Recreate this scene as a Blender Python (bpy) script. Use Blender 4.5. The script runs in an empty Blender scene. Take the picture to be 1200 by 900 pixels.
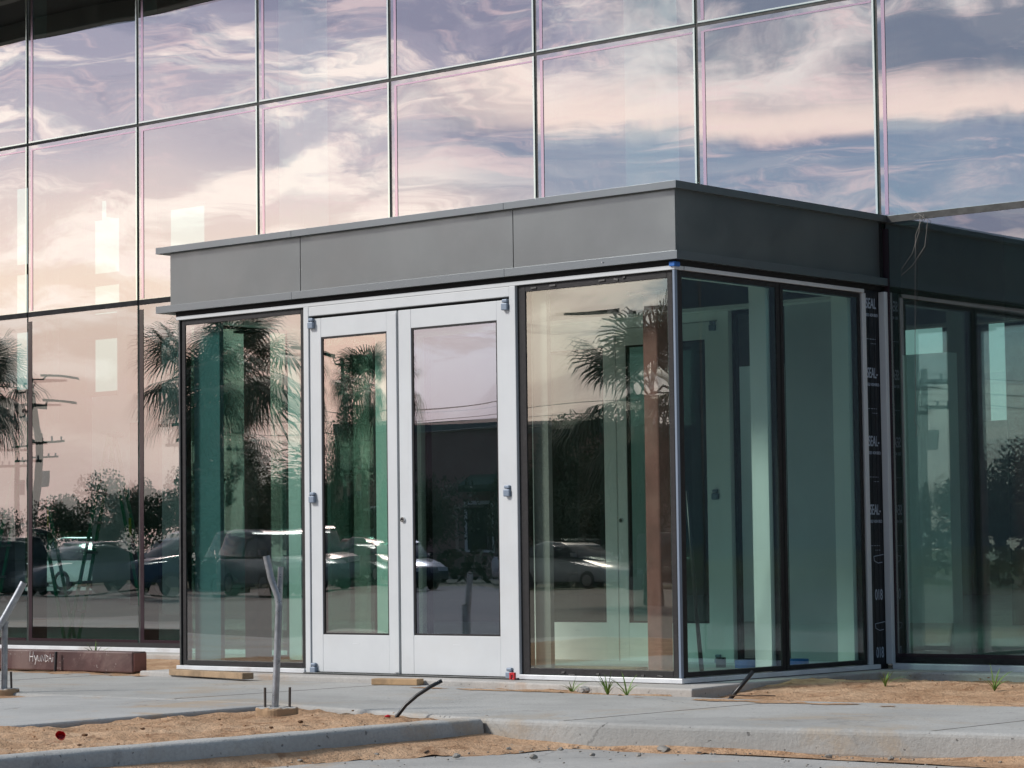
import bpy, bmesh, math, random
from mathutils import Vector, Matrix, Euler
rnd = random.Random(7)
R = math.radians
scene = bpy.context.scene
col = scene.collection

# ------------------------------------------------------------------ helpers
def lin(r, g, b):
    f = lambda c: (c / 255 / 12.92) if c <= 10 else ((c / 255 + .055) / 1.055) ** 2.4
    return (f(r), f(g), f(b))

def tag(o, label=None, cat=None, group=None, kind=None):
    if label: o['label'] = label
    if cat: o['category'] = cat
    if group: o['group'] = group
    if kind: o['kind'] = kind
    return o

def empty(name, loc=(0, 0, 0), label=None, cat=None, group=None, rz=0):
    o = bpy.data.objects.new(name, None)
    o.empty_display_size = .2
    col.objects.link(o)
    o.location = loc
    o.rotation_euler = (0, 0, rz)
    return tag(o, label, cat, group)

def children(o):
    return list(o.children)

def copy_tree(o, parent=None):
    c = o.copy()
    col.objects.link(c)
    c.parent = parent
    for ch in children(o):
        copy_tree(ch, c)
    return c

class MB:
    """collects shapes and links them as one mesh object"""
    def __init__(self):
        self.v = []; self.f = []; self.m = []
    def add(self, vs, fs, mi=0):
        n = len(self.v)
        self.v += [tuple(p) for p in vs]
        for q in fs:
            self.f.append([n + i for i in q]); self.m.append(mi)
        return self
    def box(self, x0, x1, y0, y1, z0, z1, mi=0, mf=None):
        vs = [(x0, y0, z0), (x1, y0, z0), (x1, y1, z0), (x0, y1, z0), (x0, y0, z1), (x1, y0, z1), (x1, y1, z1), (x0, y1, z1)]
        fs = [(0, 3, 2, 1), (4, 5, 6, 7), (0, 1, 5, 4), (1, 2, 6, 5), (2, 3, 7, 6), (3, 0, 4, 7)]
        n = len(self.v)
        self.v += vs
        for k, q in enumerate(fs):     # bottom, top, -y, +x, +y, -x
            self.f.append([n + i for i in q]); self.m.append(mf.get(k, mi) if mf else mi)
        return self
    def obox(self, c, ax, ay, az, mi=0):
        c = Vector(c); ax = Vector(ax); ay = Vector(ay); az = Vector(az)
        vs = [c + sx * ax + sy * ay + sz * az for sz in (-1, 1) for sx, sy in ((-1, -1), (1, -1), (1, 1), (-1, 1))]
        return self.add(vs, [(0, 3, 2, 1), (4, 5, 6, 7), (0, 1, 5, 4), (1, 2, 6, 5), (2, 3, 7, 6), (3, 0, 4, 7)], mi)
    def tube(self, pts, r, n=10, mi=0, caps=True):
        pts = [Vector(p) for p in pts]
        rs = r if isinstance(r, (list, tuple)) else [r] * len(pts)
        rings = []
        up = Vector((0, 0, 1))
        d0 = (pts[1] - pts[0]).normalized()
        a = d0.cross(up)
        if a.length < .05: a = d0.cross(Vector((1, 0, 0)))
        a.normalize()
        vs = []
        for i, p in enumerate(pts):
            d = (pts[min(i + 1, len(pts) - 1)] - pts[max(i - 1, 0)]).normalized()
            a = (a - d * a.dot(d)).normalized()
            b = d.cross(a)
            for k in range(n):
                t = 2 * math.pi * k / n
                vs.append(p + rs[i] * (math.cos(t) * a + math.sin(t) * b))
        fs = []
        for i in range(len(pts) - 1):
            for k in range(n):
                fs.append((i * n + k, i * n + (k + 1) % n, (i + 1) * n + (k + 1) % n, (i + 1) * n + k))
        if caps:
            fs.append(tuple(range(n - 1, -1, -1))); fs.append(tuple((len(pts) - 1) * n + k for k in range(n)))
        return self.add(vs, fs, mi)
    def cyl(self, x, y, z0, z1, r, n=20, mi=0, r1=None):
        return self.tube([(x, y, z0), (x, y, z1)], [r, r if r1 is None else r1], n, mi)
    def poly(self, pts, z0, z1, mi=0):
        n = len(pts)
        vs = [(x, y, z0) for x, y in pts] + [(x, y, z1) for x, y in pts]
        fs = [tuple(range(n - 1, -1, -1)), tuple(range(n, 2 * n))] + [(i, (i + 1) % n, n + (i + 1) % n, n + i) for i in range(n)]
        return self.add(vs, fs, mi)
    def build(self, name, mats, parent=None, bevel=0, smooth=False, local=False, seg=2):
        me = bpy.data.meshes.new(name)
        off = Vector((0, 0, 0))
        if parent is not None and not local:
            q = parent
            while q is not None:
                off += q.location; q = q.parent
        me.from_pydata([tuple(Vector(p) - off) for p in self.v], [], self.f)
        if not isinstance(mats, (list, tuple)): mats = [mats]
        for m in mats: me.materials.append(m)
        me.polygons.foreach_set('material_index', self.m)
        if smooth: me.polygons.foreach_set('use_smooth', [True] * len(self.f))
        me.update()
        o = bpy.data.objects.new(name, me)
        col.objects.link(o)
        if parent is not None: o.parent = parent
        if bevel:
            b = o.modifiers.new('bevel', 'BEVEL'); b.width = bevel; b.segments = seg; b.limit_method = 'ANGLE'; b.angle_limit = R(40)
        return o

# ------------------------------------------------------------------ materials
def new_mat(name):
    m = bpy.data.materials.new(name); m.use_nodes = True
    nt = m.node_tree; nt.nodes.clear()
    return m, nt, nt.nodes, nt.links

class NT:
    """tiny node-building helper"""
    def __init__(self, nt):
        self.nt = nt
    def n(self, t, **kw):
        o = self.nt.nodes.new(t)
        for k, v in kw.items():
            if k.startswith('i_'):
                key = k[2:]
                o.inputs[int(key) if key.isdigit() else key.replace('_', ' ')].default_value = v
            else: setattr(o, k, v)
        return o
    def l(self, a, b): self.nt.links.new(a, b)
    def math(self, op, a, b=None, c=None, clamp=False):
        o = self.nt.nodes.new('ShaderNodeMath'); o.operation = op; o.use_clamp = clamp
        for i, q in enumerate((a, b, c)):
            if q is None: continue
            if isinstance(q, (int, float)): o.inputs[i].default_value = q
            else: self.l(q, o.inputs[i])
        return o.outputs[0]
    def vmath(self, op, a, b=None):
        o = self.nt.nodes.new('ShaderNodeVectorMath'); o.operation = op
        for i, q in enumerate((a, b)):
            if q is None: continue
            if isinstance(q, (tuple, list, Vector)): o.inputs[i].default_value = tuple(q)
            else: self.l(q, o.inputs[i])
        return o.outputs['Value'] if op in ('DOT_PRODUCT', 'LENGTH') else o.outputs[0]
    def smooth(self, x, a, b, lo=0., hi=1.):
        o = self.nt.nodes.new('ShaderNodeMapRange'); o.interpolation_type = 'SMOOTHSTEP'
        self.l(x, o.inputs[0])
        for i, q in zip((1, 2, 3, 4), (a, b, lo, hi)): o.inputs[i].default_value = q
        return o.outputs[0]
    def mix(self, fac, a, b, mode='MIX'):
        o = self.nt.nodes.new('ShaderNodeMix'); o.data_type = 'RGBA'; o.blend_type = mode
        for s, q in ((o.inputs[0], fac), (o.inputs[6], a), (o.inputs[7], b)):
            if isinstance(q, (int, float)): s.default_value = q
            elif isinstance(q, (tuple, list)): s.default_value = (*q[:3], 1)
            else: self.l(q, s)
        return o.outputs[2]
    def ramp(self, x, stops, interp='LINEAR'):
        o = self.nt.nodes.new('ShaderNodeValToRGB'); o.color_ramp.interpolation = interp
        e = o.color_ramp.elements
        while len(e) < len(stops): e.new(.5)
        for k, (p, c) in zip(e, stops): k.position = p; k.color = (*c, 1)
        self.l(x, o.inputs[0])
        return o.outputs[0]
    def noise(self, vec, scale, detail=3, rough=.55, dist=0., out='Fac'):
        o = self.nt.nodes.new('ShaderNodeTexNoise')
        if vec is not None: self.l(vec, o.inputs['Vector'])
        o.inputs['Scale'].default_value = scale; o.inputs['Detail'].default_value = detail
        o.inputs['Roughness'].default_value = rough; o.inputs['Distortion'].default_value = dist
        return o.outputs[out]
    def mapping(self, vec, scale=(1, 1, 1), loc=(0, 0, 0)):
        o = self.nt.nodes.new('ShaderNodeMapping'); self.l(vec, o.inputs[0])
        o.inputs['Scale'].default_value = scale; o.inputs['Location'].default_value = loc
        return o.outputs[0]

def principled(name, base, rough=.5, metal=0., spec=.5, var=0., vscale=3., bump=0., bscale=60., dark=None, coords='Object', rvar=0., stain=None, stain_amt=0., coat=0., speck=None, speck_amt=0.):
    m, nt, N, L = new_mat(name)
    h = NT(nt)
    out = h.n('ShaderNodeOutputMaterial'); p = h.n('ShaderNodeBsdfPrincipled')
    h.l(p.outputs[0], out.inputs[0])
    p.inputs['Roughness'].default_value = rough; p.inputs['Metallic'].default_value = metal
    p.inputs['Specular IOR Level'].default_value = spec
    p.inputs['Coat Weight'].default_value = coat; p.inputs['Coat Roughness'].default_value = .16
    tc = h.n('ShaderNodeTexCoord').outputs[coords]
    c = None
    if var:
        f = h.noise(tc, vscale, 5, .6)
        d = dark or tuple(x * (1 - var) for x in base)
        c = h.mix(h.smooth(f, .35, .65), d, base)
    if stain:
        f = h.smooth(h.noise(tc, vscale * .35, 6, .65, .4), .52, .68)
        c = h.mix(h.math('MULTIPLY', f, stain_amt), c if c is not None else base, stain)
    if speck:
        f = h.smooth(h.noise(tc, bscale * .6, 2, .5), .66, .72)
        c = h.mix(h.math('MULTIPLY', f, speck_amt), c if c is not None else base, speck)
    if c is None: p.inputs['Base Color'].default_value = (*base, 1)
    else: h.l(c, p.inputs['Base Color'])
    if rvar:
        f = h.noise(tc, vscale * 1.7, 4, .6)
        h.l(h.smooth(f, .3, .7, max(.03, rough - rvar), min(1, rough + rvar)), p.inputs['Roughness'])
    if bump:
        b = h.n('ShaderNodeBump'); b.inputs['Distance'].default_value = bump; b.inputs['Strength'].default_value = 1
        h.l(h.noise(tc, bscale, 4, .65), b.inputs['Height']); h.l(b.outputs[0], p.inputs['Normal'])
    return m

def glass_mat(name, tint, c1, c2, fac, w2=.35, tilt=(.004, 0, .0017), wave=.005, dirt=0.):
    """reflective coated insulating glass: tinted see-through plus the mirror images of its two lites"""
    m, nt, N, L = new_mat(name)
    h = NT(nt)
    out = h.n('ShaderNodeOutputMaterial')
    tc = h.n('ShaderNodeTexCoord').outputs['Object']
    oi = h.n('ShaderNodeObjectInfo').outputs['Random']
    ofs = h.math('MULTIPLY', oi, 37.)
    cx = h.n('ShaderNodeCombineXYZ'); h.l(ofs, cx.inputs[0]); h.l(ofs, cx.inputs[2])
    v = h.vmath('ADD', tc, cx.outputs[0])
    hgt = h.math('ADD', h.math('MULTIPLY', h.noise(h.mapping(v, (.55, .55, .9)), 1., 1, .4), 1.),
                 h.math('MULTIPLY', h.noise(h.mapping(v, (.5, .5, 5.)), 1., 1, .4), .09))
    b1 = h.n('ShaderNodeBump'); b1.inputs['Distance'].default_value = wave; h.l(hgt, b1.inputs['Height'])
    b2 = h.n('ShaderNodeBump'); b2.inputs['Distance'].default_value = wave * .8
    h.l(h.noise(h.mapping(v, (.5, .5, .8), (5, 3, 9)), 1., 1, .4), b2.inputs['Height'])
    # the second lite is not quite parallel to the first, a little different in each pane
    sc = h.n('ShaderNodeVectorMath', operation='SCALE'); sc.inputs[0].default_value = tilt
    h.l(h.math('ADD', .55, h.math('MULTIPLY', oi, .9)), sc.inputs[3])
    n2 = h.vmath('NORMALIZE', h.vmath('ADD', b2.outputs[0], sc.outputs[0]))
    g1 = h.n('ShaderNodeBsdfGlossy'); g1.inputs['Roughness'].default_value = 0; g1.inputs['Color'].default_value = (*c1, 1)
    g2 = h.n('ShaderNodeBsdfGlossy'); g2.inputs['Roughness'].default_value = 0; g2.inputs['Color'].default_value = (*c2, 1)
    h.l(b1.outputs[0], g1.inputs['Normal']); h.l(n2, g2.inputs['Normal'])
    mg = h.n('ShaderNodeMixShader'); mg.inputs[0].default_value = w2
    h.l(g1.outputs[0], mg.inputs[1]); h.l(g2.outputs[0], mg.inputs[2])
    t = h.n('ShaderNodeBsdfTransparent'); t.inputs['Color'].default_value = (*tint, 1)
    lw = h.n('ShaderNodeLayerWeight'); lw.inputs['Blend'].default_value = .35
    f = h.math('ADD', fac, h.math('MULTIPLY', h.math('POWER', lw.outputs['Facing'], 3.), .9 * (1 - fac)), clamp=True)
    ms = h.n('ShaderNodeMixShader'); h.l(f, ms.inputs[0])
    h.l(t.outputs[0], ms.inputs[1]); h.l(mg.outputs[0], ms.inputs[2])
    last = ms.outputs[0]
    if dirt:
        d = h.n('ShaderNodeBsdfDiffuse'); d.inputs['Color'].default_value = (.45, .43, .4, 1)
        s1 = h.smooth(h.noise(v, 70, 2, .6), .70, .78)
        s2 = h.math('MULTIPLY', h.smooth(h.noise(h.mapping(v, (1.5, 1.5, .5)), 2.2, 5, .7), .5, .8), .35)
        md = h.n('ShaderNodeMixShader'); h.l(h.math('MULTIPLY', h.math('ADD', s1, s2), dirt), md.inputs[0])
        h.l(last, md.inputs[1]); h.l(d.outputs[0], md.inputs[2]); last = md.outputs[0]
    h.l(last, out.inputs[0])
    return m

def clear_mat(name, tint):
    m, nt, N, L = new_mat(name)
    h = NT(nt)
    out = h.n('ShaderNodeOutputMaterial')
    t = h.n('ShaderNodeBsdfTransparent'); t.inputs['Color'].default_value = (*tint, 1)
    g = h.n('ShaderNodeBsdfGlossy'); g.inputs['Roughness'].default_value = 0
    ms = h.n('ShaderNodeMixShader'); ms.inputs[0].default_value = .05
    h.l(t.outputs[0], ms.inputs[1]); h.l(g.outputs[0], ms.inputs[2]); h.l(ms.outputs[0], out.inputs[0])
    return m

M = {}
GREEN = (.36, .72, .62)
M['glass_pink'] = glass_mat('coated_glass', GREEN, (1., .87, .84), (.84, .96, .94), .46, dirt=.07, wave=.0035)
M['glass_ground'] = glass_mat('coated_ground_glass', (.38, .67, .60), (1., .87, .85), (.85, .95, .95), .34, dirt=.04, wave=.0028)
M['glass_door'] = glass_mat('door_glass', (.32, .66, .55), (1., .84, .80), (.9, .95, .95), .36, w2=.2, dirt=.03, wave=.003)
M['glass_door_grey'] = glass_mat('grey_door_glass', (.42, .60, .53), (.64, .72, .90), (.9, .8, .85), .36, w2=.2, dirt=.03, wave=.002)
M['glass_clear'] = glass_mat('clear_glass', (.90, .98, .92), (1., .965, .84), (.95, .95, .9), .23, w2=.15, dirt=.10, wave=.003)
M['glass_side'] = glass_mat('side_glass', (.64, .86, .81), (.84, .84, .97), (.9, .85, .9), .26, w2=.25, tilt=(0, .003, .001), dirt=.09, wave=.003)
M['glass_inner'] = clear_mat('inner_glass_face', (.98, .99, .98))

M['glass_hall'] = clear_mat('hall_glass', (.45, .62, .56))
M['fascia'] = principled('grey_metallic_paint', (.210, .226, .225), .33, .78, .5, var=.10, vscale=1.5, bump=.0009, bscale=1.3, stain=(.175, .19, .185), stain_amt=.25, rvar=.05)
M['trim'] = principled('grey_trim_paint', (.215, .24, .25), .31, .78, .5, var=.05, vscale=2.)
M['alum'] = principled('white_aluminium', (.60, .625, .64), .38, .0, .5, var=.05, vscale=2.5, rvar=.08, stain=(.55, .54, .52), stain_amt=.25)
M['sill'] = principled('white_sill_metal', (.70, .72, .74), .35, .1, .5, var=.12, vscale=5., stain=(.4, .36, .32), stain_amt=.5)
M['steelblue'] = principled('hinge_steel', (.20, .25, .32), .5, .2)
M['chrome'] = principled('lock_chrome', (.6, .6, .6), .15, 1.)
M['black'] = principled('black_gasket', (.016, .015, .016), .55, 0, .4, var=.4, vscale=30., bump=.002, bscale=70.)
M['blackvoid'] = principled('black_backing', (.008, .008, .009), .8)
M['mullion'] = principled('dark_mullion_metal', (.085, .09, .09), .4, .5, .5, var=.3, vscale=8.)
M['joint'] = principled('silicone_joint', (.06, .062, .06), .6, 0, .4, var=.4, vscale=14., bump=.002, bscale=40.)
M['membrane'] = principled('black_membrane', (.010, .012, .016), .32, 0, .5, var=.3, vscale=18., bump=.004, bscale=16.)
M['print'] = principled('white_membrane_print', (.36, .42, .50), .6)
M['redox'] = principled('red_oxide_primer', (.25, .112, .098), .5, 0, .4, var=.3, vscale=6., stain=(.30, .19, .16), stain_amt=.35, bump=.001, bscale=50.)
M['brownox'] = principled('brown_primer', (.092, .043, .041), .5, 0, .4, var=.3, vscale=5., stain=(.24, .17, .15), stain_amt=.5, bump=.001, bscale=60., speck=(.3, .26, .24), speck_amt=.5)
M['white'] = principled('interior_white', (.90, .91, .90), .6, var=.06, vscale=1.5)
M['greywall'] = principled('interior_grey', (.55, .58, .62), .6, var=.08, vscale=2.)
M['bluegrey'] = principled('interior_bluegrey', (.40, .40, .47), .6, var=.08, vscale=2.)
M['roomdark'] = principled('interior_dark', (.07, .075, .075), .8, var=.3, vscale=.7)
M['roommid'] = principled('interior_board', (.22, .23, .22), .8, var=.3, vscale=.8)
M['ceil'] = principled('ceiling_dark', (.045, .045, .045), .85, var=.3, vscale=1.)
M['roomfloor'] = principled('interior_floor', (.36, .35, .33), .5, var=.2, vscale=1.2)
M['vesfloor'] = principled('vestibule_slab', (.66, .65, .62), .6, var=.15, vscale=1.5)
M['tapeblue'] = principled('blue_tape', (.012, .14, .50), .5, var=.2, vscale=40.)
M['wood'] = principled('raw_pine', (.46, .30, .16), .7, var=.35, vscale=9., bump=.002, bscale=40.)
M['woodgrey'] = principled('weathered_board', (.36, .25, .15), .75, var=.35, vscale=9., bump=.002, bscale=40.)
M['galv'] = principled('galvanised_steel', (.42, .45, .48), .38, .75, .5, var=.3, vscale=14., rvar=.12, bump=.0008, bscale=50., speck=(.12, .12, .13), speck_amt=.5)
M['rebar'] = principled('dark_rod', (.10, .085, .075), .6, .5)
M['hose'] = principled('black_poly_pipe', (.014, .015, .017), .35, 0, .5)
M['red'] = principled('red_plastic', (.50, .012, .018), .4)
M['rock'] = principled('stone', (.30, .28, .25), .85, var=.4, vscale=20., bump=.003, bscale=60.)
M['clod'] = principled('dirt_clod', (.16, .09, .05), .95, 0, .2, var=.4, vscale=40., bump=.003, bscale=60.)
M['tube_card'] = principled('form_tube_card', (.42, .29, .18), .85, 0, .2, var=.35, vscale=14., bump=.002, bscale=40.)
M['seal'] = principled('pink_edge_seal', (.50, .385, .43), .10, 1., .5)  # colour of the pink reflection fringe painted along pane edges
M['seal_pale'] = principled('pale_edge_seal', (.62, .70, .62), .12, 1., .5)  # colour of the pale green reflection fringe painted along pane edges
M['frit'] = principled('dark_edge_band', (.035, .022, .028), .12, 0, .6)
M['string'] = principled('white_string', (.24, .22, .20), .7)
M['chalk'] = principled('chalk', (.80, .76, .74), .9)
M['ladder'] = principled('green_fibreglass', (.02, .25, .14), .5)
M['yellow'] = principled('yellow_sticker', (.6, .5, .05), .5)
M['grassblade'] = principled('weed_leaf', (.15, .27, .045), .6, var=.4, vscale=20.)
M['frond'] = principled('palm_leaf', (.045, .075, .028), .5, var=.4, vscale=4.)
M['deadfrond'] = principled('dead_palm_leaf', (.17, .115, .065), .8, var=.4, vscale=4.)
M['bark'] = principled('bark', (.12, .085, .06), .9, var=.4, vscale=6., bump=.02, bscale=12.)
M['leaf'] = principled('tree_leaf', (.045, .075, .022), .6, var=.5, vscale=1.5)
M['hedge'] = principled('hedge_leaf', (.035, .062, .018), .65, var=.5, vscale=1.5)
M['lampmetal'] = principled('lamp_bronze', (.04, .036, .032), .45, .4)
M['polewood'] = principled('utility_wood', (.10, .075, .055), .9, var=.3, vscale=4.)
M['wire'] = principled('wire_black', (.02, .02, .02), .6)
M['stucco'] = principled('pink_stucco', (.33, .21, .18), .85, var=.12, vscale=.6)
M['roofgreen'] = principled('green_awning', (.09, .15, .10), .6)
M['stuccotan'] = principled('tan_stucco', (.40, .33, .26), .85, var=.12, vscale=.6)
M['darkglass'] = principled('dark_window', (.02, .024, .028), .08, 0, .6)
M['tyre'] = principled('tyre_rubber', (.02, .02, .02), .85)
M['rim'] = principled('wheel_alloy', (.45, .46, .47), .3, .9)
M['lampglass'] = principled('lamp_lens', (.75, .76, .78), .1, .2)
M['taillamp'] = principled('tail_lens', (.35, .015, .015), .15)
for k, c in dict(silver=(.22, .23, .245), darkpaint=(.02, .022, .026), bluepaint=(.03, .06, .14), whitepaint=(.42, .43, .43), redpaint=(.30, .02, .02)).items():
    M[k] = principled('car_' + k, c, .25, .3 if k == 'silver' else 0, .5, coat=1.)

m, nt_, N_, L_ = new_mat('translucent_sheeting'); h_ = NT(nt_)
t_ = h_.n('ShaderNodeBsdfTranslucent'); t_.inputs['Color'].default_value = (1, 1, .99, 1); h_.l(t_.outputs[0], h_.n('ShaderNodeOutputMaterial').inputs[0]); M['sheeting'] = m  # diffuser for the sheets added as interior fill light
def concrete(name, base, warm, grit=.5, bumpd=.004):
    m, nt, N, L = new_mat(name)
    h = NT(nt)
    out = h.n('ShaderNodeOutputMaterial'); p = h.n('ShaderNodeBsdfPrincipled'); h.l(p.outputs[0], out.inputs[0])
    p.inputs['Roughness'].default_value = .85; p.inputs['Specular IOR Level'].default_value = .3
    tc = h.n('ShaderNodeTexCoord').outputs['Object']
    big = h.noise(tc, .55, 6, .65, .3); mid = h.noise(tc, 3.5, 5, .65); fine = h.noise(tc, 55, 3, .7)
    c = h.mix(h.smooth(big, .36, .62), tuple(x * .76 for x in base), base)
    c = h.mix(h.math('MULTIPLY', h.smooth(mid, .45, .75), .35), c, tuple(x * .74 for x in base))
    c = h.mix(h.math('MULTIPLY', h.smooth(h.noise(h.mapping(tc, (1, 1, 1), (7, 3, 1)), .9, 6, .7, .5), .52, .66), .72), c, warm)   # sandy dust
    c = h.mix(h.math('MULTIPLY', h.smooth(fine, .35, .7), .22 * grit * 2), c, tuple(x * .66 for x in base))
    pits = h.smooth(h.noise(tc, 34, 2, .5), .70, .735)
    c = h.mix(h.math('MULTIPLY', pits, .75 * grit), c, tuple(x * .28 for x in base))
    streak = h.noise(h.mapping(tc, (1.2, 9, 1.)), 1.4, 4, .6)                     # broom finish
    c = h.mix(h.math('MULTIPLY', h.smooth(streak, .45, .7), .14), c, tuple(x * .7 for x in base))
    c = h.mix(h.math('MULTIPLY', h.smooth(h.noise(h.mapping(tc, (1, 1, 1), (17, 5, 2)), 1.6, 6, .7, 1.2), .60, .70), .40), c, tuple(x * .42 for x in base))   # old spills
    vor = h.n('ShaderNodeTexVoronoi', feature='DISTANCE_TO_EDGE'); vor.inputs['Scale'].default_value = .55
    h.l(h.vmath('ADD', tc, h.vmath('SCALE', h.noise(tc, 3., 5, .6, 0, 'Color'))), vor.inputs['Vector']); vor.inputs['Vector'].links[0].from_node.inputs[1].links[0].from_node.inputs[3].default_value = .35
    crack = h.math('MULTIPLY', h.smooth(vor.outputs['Distance'], .0, .006, 1., 0.), h.smooth(h.noise(tc, .8, 3, .5), .50, .60))
    c = h.mix(h.math('MULTIPLY', crack, .55), c, tuple(x * .35 for x in base))
    h.l(c, p.inputs['Base Color'])
    b = h.n('ShaderNodeBump'); b.inputs['Distance'].default_value = bumpd
    h.l(h.math('SUBTRACT', h.math('ADD', fine, h.math('MULTIPLY', mid, 1.5)), h.math('MULTIPLY', pits, .8)), b.inputs['Height']); h.l(b.outputs[0], p.inputs['Normal'])
    return m
M['walk'] = concrete('walk_concrete', (.42, .42, .41), (.40, .30, .20), .45)
M['kerb'] = concrete('kerb_concrete', (.41, .41, .395), (.37, .30, .22), 1.)
M['lot'] = concrete('lot_concrete', (.40, .395, .38), (.42, .29, .17), .6)
M['slab'] = concrete('slab_concrete', (.48, .465, .44), (.38, .26, .17), .9)

def sand_mat(name):
    m, nt, N, L = new_mat(name)
    h = NT(nt)
    out = h.n('ShaderNodeOutputMaterial'); p = h.n('ShaderNodeBsdfPrincipled'); h.l(p.outputs[0], out.inputs[0])
    p.inputs['Roughness'].default_value = .95; p.inputs['Specular IOR Level'].default_value = .15
    tc = h.n('ShaderNodeTexCoord').outputs['Object']
    c = h.ramp(h.noise(tc, 2.2, 6, .65), [(.3, (.31, .185, .105)), (.5, (.47, .305, .19)), (.7, (.57, .40, .265))])
    c = h.mix(h.math('MULTIPLY', h.smooth(h.noise(tc, 7, 6, .72, .8), .52, .64), .65), c, (.22, .115, .06))
    c = h.mix(h.math('MULTIPLY', h.smooth(h.noise(tc, 45, 3, .7), .58, .7), .5), c, (.16, .09, .05))
    h.l(c, p.inputs['Base Color'])
    b = h.n('ShaderNodeBump'); b.inputs['Distance'].default_value = .03
    h.l(h.math('ADD', h.noise(tc, 14, 5, .7), h.math('MULTIPLY', h.noise(tc, 60, 3, .7), .35)), b.inputs['Height']); h.l(b.outputs[0], p.inputs['Normal'])
    return m
M['jointdark'] = principled('dusty_joint', (.17, .155, .13), .95, 0, .2, var=.4, vscale=8.)
M['sand'] = sand_mat('orange_sand')
M['turf'] = principled('turf', (.06, .085, .025), .9, var=.45, vscale=.4, stain=(.16, .12, .06), stain_amt=.5, bump=.03, bscale=20.)
M['oldasphalt'] = principled('old_asphalt', (.078, .075, .074), .85, var=.3, vscale=.4, bump=.003, bscale=60., stain=(.14, .12, .10), stain_amt=.5)
M['asphalt'] = principled('asphalt', (.055, .055, .056), .85, var=.25, vscale=.5, bump=.003, bscale=60.)

# ------------------------------------------------------------------ camera (solved from the photograph's vanishing points)
F, TILT, ROLL, YAW = 3017.71, R(3.824), R(0.72), R(49.225)
cam_d = bpy.data.cameras.new('camera'); cam = bpy.data.objects.new('camera', cam_d); col.objects.link(cam)
fw = Vector((-math.cos(YAW) * math.cos(TILT), math.sin(YAW) * math.cos(TILT), math.sin(TILT)))
rt = Vector((math.sin(YAW), math.cos(YAW), 0)); up = rt.cross(fw)
rt2 = math.cos(ROLL) * rt - math.sin(ROLL) * up; up2 = math.sin(ROLL) * rt + math.cos(ROLL) * up
mw = Matrix.Identity(4)
for i in range(3):
    mw[i][0] = rt2[i]; mw[i][1] = up2[i]; mw[i][2] = -fw[i]
CAM = Vector((18.608, -14.833, .782))
mw.translation = CAM
cam.matrix_world = mw
cam_d.sensor_width = 36; cam_d.lens = F / 1200 * 36; cam_d.clip_end = 3000; cam_d.clip_start = .1
scene.camera = cam

# ------------------------------------------------------------------ sky and sun
SUN_DIR = Vector((-.64, -.77, 0)).normalized()
SUN_EL = R(37)
wd = bpy.data.worlds.new('World'); scene.world = wd; wd.use_nodes = True
nt = wd.node_tree; nt.nodes.clear(); h = NT(nt)
wo = h.n('ShaderNodeOutputWorld'); bg = h.n('ShaderNodeBackground'); h.l(bg.outputs[0], wo.inputs[0])
bg.inputs['Strength'].default_value = .1
sky = h.n('ShaderNodeTexSky', sky_type='NISHITA'); sky.sun_disc = False
sky.sun_elevation = SUN_EL; sky.sun_rotation = math.atan2(SUN_DIR.x, SUN_DIR.y)
sky.air_density = 1.2; sky.dust_density = 2.0
d = h.vmath('NORMALIZE', h.n('ShaderNodeTexCoord').outputs['Generated'])
T_ = (.757, -.653, 0); C_ = (-.653, -.757, 0)
U = h.math('MULTIPLY', h.vmath('DOT_PRODUCT', d, T_), 3.017)
sp = h.n('ShaderNodeSeparateXYZ'); h.l(d, sp.inputs[0])
V = h.math('MULTIPLY', sp.outputs[2], 3.017)
Fd = h.vmath('DOT_PRODUCT', d, C_)
cv = h.n('ShaderNodeCombineXYZ'); h.l(U, cv.inputs[0]); h.l(V, cv.inputs[1]); h.l(Fd, cv.inputs[2])
uv = cv.outputs[0]
RB = 1 / .46 * 10 * .96          # sky radiance that shows as the given mirrored colour; background strength is .1
def sc_(c, k=1.): return tuple(x * k for x in lin(*c))
wn = h.noise(h.mapping(uv, (1.6, 3.2, 1)), 2.0, 4, .5, 0, 'Color')
warp = h.vmath('SCALE', h.vmath('SUBTRACT', wn, (.5, .5, .5))); warp.node.inputs[3].default_value = .11
uvw = h.vmath('ADD', uv, warp)
su = h.n('ShaderNodeSeparateXYZ'); h.l(uvw, su.inputs[0]); Uw, Vw = su.outputs[0], su.outputs[1]
Vr = h.math('MULTIPLY', h.math('ADD', h.math('MULTIPLY', Vw, .6), h.math('MULTIPLY', V, .4)), 1 / .8, clamp=True)
left = h.ramp(Vr, [(0, sc_((198, 184, 184))), (.12, sc_((208, 190, 188))), (.25, sc_((226, 202, 194))), (.40, sc_((238, 218, 204))), (.50, sc_((222, 206, 204))), (.60, sc_((186, 180, 194))), (.74, sc_((148, 148, 174))), (1, sc_((116, 126, 160)))])
right = h.ramp(Vr, [(0, sc_((186, 176, 180))), (.2, sc_((168, 168, 182))), (.36, sc_((140, 168, 190))), (.5, sc_((104, 142, 172))), (.62, sc_((94, 122, 156))), (.8, sc_((108, 118, 146))), (1, sc_((100, 114, 146)))])
# the warm cream glow reaches farther right low down
base = h.mix(h.smooth(h.math('ADD', Uw, h.math('MULTIPLY', V, -.25)), -.16, .22), left, right)
# lavender undersides of the cloud deck
n_dark = h.noise(h.mapping(uvw, (1.7, 4.6, 1), (3, 1, 0)), 2.4, 8, .58, .25)
m_dark = h.math('MULTIPLY', h.smooth(n_dark, .455, .545), h.smooth(h.math('ADD', V, h.math('MULTIPLY', U, .22)), .36, .50))
base = h.mix(h.math('MULTIPLY', m_dark, .85), base, sc_((104, 110, 146)))
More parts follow.
